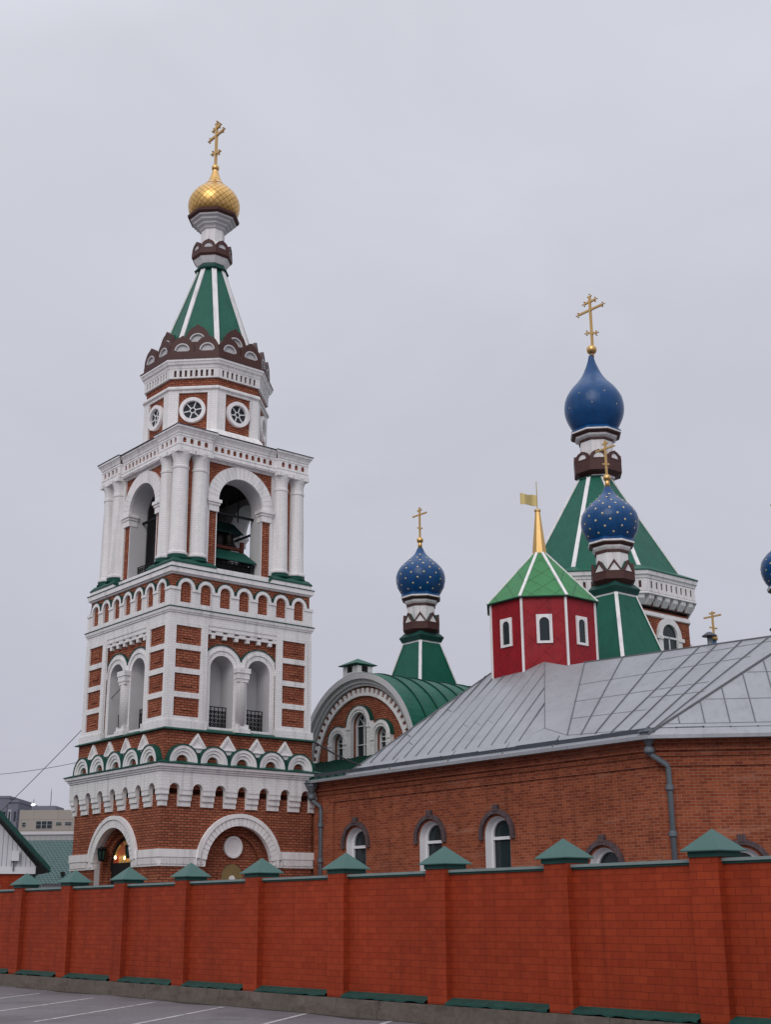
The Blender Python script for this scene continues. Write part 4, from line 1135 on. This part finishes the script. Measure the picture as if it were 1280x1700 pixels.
# roof
def rz(x): return 6.85 + .6 * (x - 3.1)
def rp_(x, y, dz_=0): return (x, y, rz(x) + dz_)
EX = 2.98; ec_ = (EX, -20.88)
ridge = [(11.01, -6.15), (10.45, -9.6), (10.17, -11.27), (10.1, -12.29), (9.87, -14.45), (9.66, -16.44), (9.38, -18.98), (9.13, -21.39), (8.98, -22.83)]
rm = hmb()
Fb = (4.43, -15.32); Ft = (10.75, -9.55)
Bt = (10.11, -12.28); Bb = (3.74, -16.95)
# plane A
rm.quad(rp_(EX, -6.15), rp_(EX, -15.6), rp_(Fb[0], Fb[1], .05), rp_(Ft[0], Ft[1], .12))
rm.F([rm.V(*rp_(EX, -6.15)), rm.V(*rp_(Ft[0], Ft[1], .12)), rm.V(*rp_(11.01, -6.15))])
# cricket strip and plane B
rm.quad(rp_(EX, -15.6), rp_(EX, -17.3), rp_(Bb[0], Bb[1]), rp_(Fb[0], Fb[1], .05))
rm.F([rm.V(*rp_(Fb[0], Fb[1], .05)), rm.V(*rp_(Bb[0], Bb[1])), rm.V(*rp_(10.17, -11.27)), rm.V(*rp_(Ft[0], Ft[1], .12))])
rm.F([rm.V(*rp_(Bb[0], Bb[1])), rm.V(*rp_(Bt[0], Bt[1])), rm.V(*rp_(10.17, -11.27))])
rm.F([rm.V(*rp_(EX, -17.3)), rm.V(*rp_(*ec_))] + [rm.V(*rp_(*p)) for p in reversed(ridge[3:])] + [rm.V(*rp_(*Bb))])
P_ = rp_(*ridge[-1])
e2 = (ec_[0] + 5.2, ec_[1] - 5.2, rz(EX)); e3 = (12.8, -26.1, rz(EX)); e4 = (17, -21.9, rz(EX)); e5 = (17, -6.15, 8.0)
rm.F([rm.V(*rp_(*ec_)), rm.V(*e2), rm.V(*P_)])
rm.F([rm.V(*e2), rm.V(*e3), rm.V(*P_)]); rm.F([rm.V(*e3), rm.V(*e4), rm.V(*P_)])
for k in range(len(ridge) - 1):
    a, b = ridge[k], ridge[k + 1]
    ya = -6.15 + (-21.9 + 6.15) * k / 8; yb = -6.15 + (-21.9 + 6.15) * (k + 1) / 8
    rm.F([rm.V(*rp_(*a)), rm.V(*rp_(*b)), rm.V(17, yb, 7.6), rm.V(17, ya, 7.6)])
# soffit and eave edge
z_ = rz(EX)
for a, b, c, d in (((EX, -3.9), ec_, (3.75, -20.5), (3.75, -3.9)), (ec_, e2[:2], (8.6, -25.4), (3.75, -20.5))):
    rm.quad((*a, z_ - .11), (*b, z_ - .11), (*c, z_ - .06), (*d, z_ - .06)); rm.quad((*a, z_ - .11), (*b, z_ - .11), (*b, z_ + .0), (*a, z_ + .0))
rm.quad((EX, -3.9, z_), (EX, -6.15, z_), (3.75, -6.15, z_ + .02), (3.75, -3.9, z_ + .02))
# seams
rm.cur = 1
def seam(p, q, h_=.04, w_=.03, lift=.02): rm.bar((p[0], p[1], p[2] + lift), (q[0], q[1], q[2] + lift), w_, h_)
sd_ = (5.65, 2.66)
k = 0
while True:
    y0 = -6.75 - .665 * k
    if y0 < -15: break
    # meet with the fold line or the verge or the ridge
    fd = (Ft[0] - Fb[0], Ft[1] - Fb[1])
    det = sd_[0] * -fd[1] + fd[0] * sd_[1]
    bx, by = Fb[0] - 3.75, Fb[1] - y0
    t = (bx * -fd[1] + fd[0] * by) / det
    tv = (-6.15 - y0) / sd_[1]
    t = min(t if t > 0 else 9, tv, 1.22)
    lift = .02 + .12 * max(0, min(1, (k - 2) / 10)) * 0
    if t > .02: seam(rp_(3.75, y0), rp_(3.75 + sd_[0] * t, y0 + sd_[1] * t, .08 * min(1, k / 10)), lift=.03)
    k += 1
for b, t in (((3.74, -16.95), (10.11, -12.28)), ((3.62, -17.65), (9.87, -14.42)), ((3.54, -18.32), (9.66, -16.5)), ((3.46, -19.05), (9.40, -18.3)), ((3.42, -19.8), (9.36, -19.1)), ((3.34, -20.5), (9.2, -20.2)), ((3.3, -20.86), (9.12, -21.36))):
    seam(rp_(*b), rp_(*t))
seam(rp_(*ec_), P_, .06, .06)
for k in range(3, len(ridge) - 1): seam(rp_(*ridge[k]), rp_(*ridge[k + 1]), .05, .07, .01)
seam(rp_(EX, -6.15), rp_(11.0, -6.15), .05, .05)
seam(rp_(Fb[0], Fb[1], .05), rp_(Ft[0], Ft[1], .12), .02, .025)
# thin flat cross joints
def joint(p, q):
    rm.cur = 2; seam(p, q, .012, .02, .006); rm.cur = 1
joint(rp_(3.75, -6.3), rp_(3.75, -14.6)); joint(rp_(3.75, -14.6), rp_(Fb[0], Fb[1], .05)); joint(rp_(Fb[0], Fb[1], .05), rp_(Bb[0], Bb[1])); joint(rp_(Bb[0], Bb[1]), rp_(3.5, -19.4)); joint(rp_(3.5, -19.4), rp_(3.3, -20.9))
for k in range(11):
    x = random.choice((5.1, 5.9, 6.9, 7.7)) ; y0 = -6.75 - .665 * k + sd_[1] * (x - 3.75) / sd_[0]
    if y0 < -6.3: joint(rp_(x, y0, .05), rp_(x - .35, y0 - .64, .05))
for x, ya, yb in ((5.0, -16.0, -19.4), (6.4, -14.95, -20.9), (7.9, -13.9, -21.5), (8.9, -16.9, -21.9), (5.7, -18.9, -21.2)): joint(rp_(x, ya), rp_(x - .2, yb))
for y0 in (-8.4, -11.6, -14.3, -16.6): seam(rp_(3.0, y0 - .35), rp_(3.75, y0), .02, .03)
# seams of the corner plane
eC = Vector(rp_(*ec_)); uC = Vector((r2, -r2, 0)); PC = Vector(P_)
nC = (Vector(e2) - eC).cross(PC - eC)
base = (PC - eC); sP = base.dot(uC); up_ = base - uC * sP; hP = up_.length; up_.normalize()
def cp(s_, t): return tuple(eC + uC * s_ + up_ * t)
for s_ in (1.0, 1.75, 2.5, 3.25, 4.0, 4.75):
    tm = min(s_ / sP, 1 if s_ < sP else (7.35 - s_) / (7.35 - sP)) * hP
    seam(cp(s_, .45), cp(s_, tm - .05), .03, .03, .015)
joint(cp(.5, .45), cp(6.8, .45))
for t in (1.5, 2.7): joint(cp(t / hP * sP + .1, t), cp(5, t))
rm.build('metal_roof', ['metal', 'seam', 'joint'], hall, keep=True)
gt = hmb()
gp = [(EX + .18, -3.95), (EX + .18, -20.80), (EX + 5.3, -20.8 - 5.12)]
for a, b in zip(gp[:-1], gp[1:]):
    n_ = 9; 
    for k in range(n_):
        p0 = Vector(a) + (Vector(b) - Vector(a)) * k / n_; p1 = Vector(a) + (Vector(b) - Vector(a)) * (k + 1) / n_
        wob = random.uniform(-.015, .015)
        g0 = rz(EX + .18) + .05 + wob
        gt.bar((p0.x, p0.y, g0), (p1.x, p1.y, g0), .03, .16)
        gt.bar((p1.x, p1.y, g0 - .09), (p1.x, p1.y, g0 + .09), .05)
gt.build('gutter', 'gutter', hall)
def downpipe(pts, hop):
    d = hmb(); d.tube(pts, .085, 12)
    for z in (pts[-2][2] - .55, pts[-2][2] - 1.9):
        x_, y_ = pts[-1][0], pts[-1][1]
        d.lathe([(.088, z - .10), (.13, z - .06), (.13, z + .06), (.088, z + .10)], 14, cx=x_, cy=y_, smooth=True)
    o = d.build('downpipe', 'pipe', hall)
    d = hmb(); x_, y_, z = hop
    d.box(0, 0, 0, 0, 0, 0)
    d.lathe([(.09, z - .33), (.24, z - .08), (.27, z - .06), (.27, z + .16), (.2, z + .17)], 8, math.pi / 8, cx=x_, cy=y_)
    d.lathe([(.09, z - .62), (.16, z - .54), (.17, z - .48), (.16, z - .42), (.09, z - .34)], 14, cx=x_, cy=y_, smooth=True)
    for a in range(3): 
        an = math.pi + math.pi / 4 * (a - .5); d.lathe([(.001, z + .0), (.10, z + .05), (.001, z + .1)], 10, cx=x_ + .26 * math.cos(an), cy=y_ + .26 * math.sin(an))
    d.build('rain_hopper', 'pipe', o)
downpipe([(3.27, -20.66, 6.5), (3.27, -20.66, 6.27), (3.62, -21.0, 5.93), (3.66, -21.02, 5.80), (3.66, -21.02, 0)], (3.27, -20.66, 6.84))
downpipe([(3.2, -3.72, 6.3), (3.2, -3.72, 6.05), (3.42, -4.0, 5.78), (3.43, -4.02, 5.6), (3.43, -4.02, 0)], (3.2, -3.72, 6.62))
# vent pipe
vp = hmb(); vp.lathe([(.09, 10.2), (.09, 11.05)], 12, cx=9.75, cy=-18.5, smooth=True); vo_ = vp.build('vent_pipe', 'pipe', hall)
vp = hmb(); vp.lathe([(.27, 11.03), (.26, 11.06), (.08, 11.18), (.001, 11.19)], 14, cx=9.75, cy=-18.5); vp.build('vent_cowl', 'gutter', vo_)
# turret
UX, UY, UA = 12.42, -7.97, 2.21
tl = (UX - HO[0], UY - HO[1], 0)
tu = MB(); tu.oct([(UA, 8.6), (UA, 14.42)]); to = tu.build('turret', 'turret_red', hall); to.location = tl
to['label'] = 'red octagonal turret with green tent roof and gold spike'
for k in range(8):
    a = math.pi / 8 + k * math.pi / 4; rr = UA / math.cos(math.pi / 8)
    q = MB(); q.bar((rr * math.cos(a), rr * math.sin(a), 8.7), (rr * math.cos(a), rr * math.sin(a), 14.4), .095, .095, (math.cos(a), math.sin(a), 0)); q.build('corner_post', 'plaster', to)
    f = MB(); f.poly([rect(-.33, .33, 12.36, 13.58), arched(0, .205, 12.46, 13.25)], UA - .05, UA + .06)
    wo = f.build('turret_window', 'plaster', to); wo.rotation_euler = (0, 0, -k * math.pi / 4)
    f = MB(); f.poly([arched(0, .206, 12.46, 13.25)], UA - .05, UA + .006); c = f.build('window_glass', 'glass', to); c.rotation_euler = wo.rotation_euler
tt = tent(hall, 14.36, 2.36, 16.8, .27, 8, .12, mname='turret_green', name='turret_roof'); tt.location = tl
q = MB(); q.oct([(2.1, 14.30), (2.37, 14.31), (2.37, 14.345), (2.1, 14.35)]); q.build('turret_eave', 'seam_green', tt)
q = MB(); q.oct([(.30, 16.62), (.31, 16.8), (.11, 18.72), (.14, 18.76), (.14, 18.83), (.05, 18.86)]); sp_ = q.build('gold_spike', 'gold_paint', tt)
q = MB(); q.lathe([(.022, 18.8), (.018, 20.15)], 8)
dv = (AX.dot(Vector((-1, -.12, 0))), AY.dot(Vector((-1, -.12, 0))))
fl_ = []
for k in range(9):
    s_ = .02 + .74 * k / 8; wv = .05 * math.sin(k * .85)
    fl_.append([(s_ * dv[0] + wv * dv[1], s_ * dv[1] - wv * dv[0], z) for z in (19.0 + .12 * s_, 19.5 + .03 * math.sin(k) + .1 * s_)])
for k in range(8):
    a, b = fl_[k], fl_[k + 1]
    for e in (-.008, .008):
        q.F([q.V(a[0][0] + e, a[0][1] + e, a[0][2]), q.V(b[0][0] + e, b[0][1] + e, b[0][2]), q.V(b[1][0] + e, b[1][1] + e, b[1][2]), q.V(a[1][0] + e, a[1][1] + e, a[1][2])])
q.build('flag_vane', 'vane', tt, keep=True)

# ------------------------------------------------------------------ houses and blocks at the left
hs = thing('gable_house', (-11.75, 46.0, 0), R(23), 'small white plank gabled house with dark green roof edge behind the fence at far left', 'house')
q = MB(); q.poly([[(-8.2, 3.33), (-.35, 3.33), (-4.2, 7.45)]], -.25, 0); q.build('gable_wall', 'siding', hs)
q = MB(); q.box(-8.2, -.38, -.25, .03, 3.10, 3.328); q.build('eave_board', 'pvc', hs)
q = MB(); q.box(-7.9, -.7, -8, -.05, 0, 3.09); q.build('house_wall', 'fence', hs)
for sg in (-1, 1):
    q = MB(); c = -4.2
    A_ = [(c, 7.50), (c + sg * 4.25, 3.14)]
    i = [q.P(A_[0][0], -9, A_[0][1]), q.P(A_[1][0], -9, A_[1][1]), q.P(A_[1][0], .5, A_[1][1]), q.P(A_[0][0], .5, A_[0][1])]
    j_ = [q.P(A_[0][0], -9, A_[0][1] + .17), q.P(A_[1][0], -9, A_[1][1] + .17), q.P(A_[1][0], .5, A_[1][1] + .17), q.P(A_[0][0], .5, A_[0][1] + .17)]
    q.F(i); q.F(j_)
    for k in range(4): q.F([i[k], i[(k + 1) % 4], j_[(k + 1) % 4], j_[k]])
    q.build('roof_slope', 'green_flash', hs)
q = MB(); q.box(-1.22, -.98, .02, .16, 3.52, 3.85); wl_ = q.build('wall_lamp', 'pvc', hs)
q = MB(); q.box(-1.15, -1.11, .02, .08, 3.2, 3.519); q.build('lamp_bracket', 'pipe', wl_)
th = thing('tiled_roof_house', (-19, 75, 0), 0, 'house with long blue-green tiled roof between the gabled house and the bell tower', 'house')
q = MB(); q.quad((-9, -1.2, 3.4), (5, -1.2, 3.4), (5, 3.0, 5.95), (-9, 3.0, 5.95)); q.quad((-9, 7.2, 3.4), (5, 7.2, 3.4), (5, 3.0, 5.95), (-9, 3.0, 5.95)); q.build('roof', 'tile_green', th, keep=True)
q = MB(); q.box(-8.6, 4.6, -6.8, .8, 0, 3.4); q.build('house_wall', 'siding', th)
for k in range(4):
    q = MB(); q.box(-2.4 + 1.6 * k, -2.25 + 1.6 * k, .3, .7, 3.85, 4.05); q.build('snow_guard', 'dark', th)
pb_ = thing('pale_annex', (-26, 100, 0), 0, 'low pale grey flat-roofed building below the beige block', 'building')
q = MB(); q.box(-5, 6, -6, 0, 0, 7.55); q.build('wall', 'pale', pb_)
q = MB(); q.box(-5.1, 6.1, -6.1, .1, 7.552, 7.78); q.build('parapet', 'grey_plaster', pb_)
bg_ = thing('beige_block', (-44, 170, 0), 0, 'distant beige panel block with rooftop hut and bright floodlight left of the bell tower', 'building')
q = MB(); q.box(-3.4, 9, -12, 0, 0, 14.7); q.build('wall', 'beige', bg_)
q = MB(); q.box(-2.3, .8, -6, -1.5, 14.7, 15.35); q.build('roof_hut', 'slate', bg_)
for a, b, z0, z1 in ((-1.2, .9, 12.35, 13.35), (1.35, 2.1, 12.75, 13.2), (2.5, 3.4, 12.75, 13.2), (-3.0, -2.5, 12.6, 13.2)):
    q = MB(); q.box(a, b, -.05, .06, z0, z1); wo = q.build('window', 'pale', bg_)
    n_ = max(1, int((b - a) / .55)); wd = (b - a) / n_
    for k in range(n_):
        for zz0, zz1 in ((z0 + .06, (z0 + z1) / 2 - .03), ((z0 + z1) / 2 + .03, z1 - .06)):
            q = MB(); q.box(a + wd * k + .05, a + wd * (k + 1) - .05, .05, .09, zz0, zz1); q.build('window_pane', 'glass', wo)
q = MB(); q.lathe([(.05, 14.7), (.05, 17.0), (.02, 17.6)], 6, cx=.0, cy=2); q.build('antenna', 'pipe', bg_)
q = MB(); q.lathe([(.05, 14.7), (.05, 16.1)], 6, cx=-1.85, cy=.6); fo = q.build('floodlight_post', 'pipe', bg_)
q = MB(); q.lathe([(.05, 15.25), (.27, 15.35), (.27, 15.48), (.05, 15.56)], 14, cx=-1.85, cy=.4, smooth=True); q.build('floodlight', 'flood', fo)
gb = thing('grey_block', (-62, 210, 0), 0, 'distant slate grey high-rise with stepped roofline at the left edge', 'building')
q = MB(); q.box(-8, 1.6, -14, 0, 0, 19.6); q.box(1.6, 3.3, -12, .6, 0, 18.9); q.box(3.3, 4.1, -12, .2, 0, 17.9); q.build('wall', 'slate', gb)
for k, (a, b, zt) in enumerate(((-2, .1, 18.6), (.4, 1.55, 18.6), (1.75, 2.3, 18.0), (2.6, 3.2, 18.0))):
    q = MB(); q.box(a, b, .02, .75, 0, zt - .2); q.build('balcony_bay', 'slate_pale' if k % 2 == 0 else 'slate', gb)
    for z in (4, 7, 10, 13, 16): 
        q = MB(); q.box(a + .15, b - .15, .74, .80, z, z + 1.5); q.build('window', 'glass', gb)
q = MB(); q.box(-8.1, 1.7, -14.1, .1, 19.602, 20.0); q.box(1.7, 3.4, -12.1, .8, 18.902, 19.3); q.build('parapet', 'slate', gb)

# ------------------------------------------------------------------ overhead wires
def wire(pts, r, label, sag):
    p, q_ = Vector(pts[0]), Vector(pts[1]); n_ = 16
    L_ = []
    for k in range(n_ + 1):
        t = k / n_; v = p.lerp(q_, t); v.z -= sag * 4 * t * (1 - t); L_.append(v - p)
    m_ = MB(); m_.tube(L_, r, 6)
    o = m_.build('overhead_wire', 'cable'); o.location = p
    tag(o, label, 'wire', 'overhead wires')
wt = L2W(-3.3, -.2, 10.0)
wire([(wt.x, wt.y, 10.6), (-20.5, 66, 5.6)], .015, 'thin grey wire slanting down left from the bell tower wall', .15)
wire([L2W(-3.5, 3.2, 7.7), (-24, 66, 8.6)], .011, 'thin nearly level wire running left from the tower kokoshnik row', .3)
wire([L2W(3.45, -3.42, 8.42), L2W(3.7, -6.7, 7.05)], .035, 'thick black cable from the bell tower ledge to the metal roof', .1)
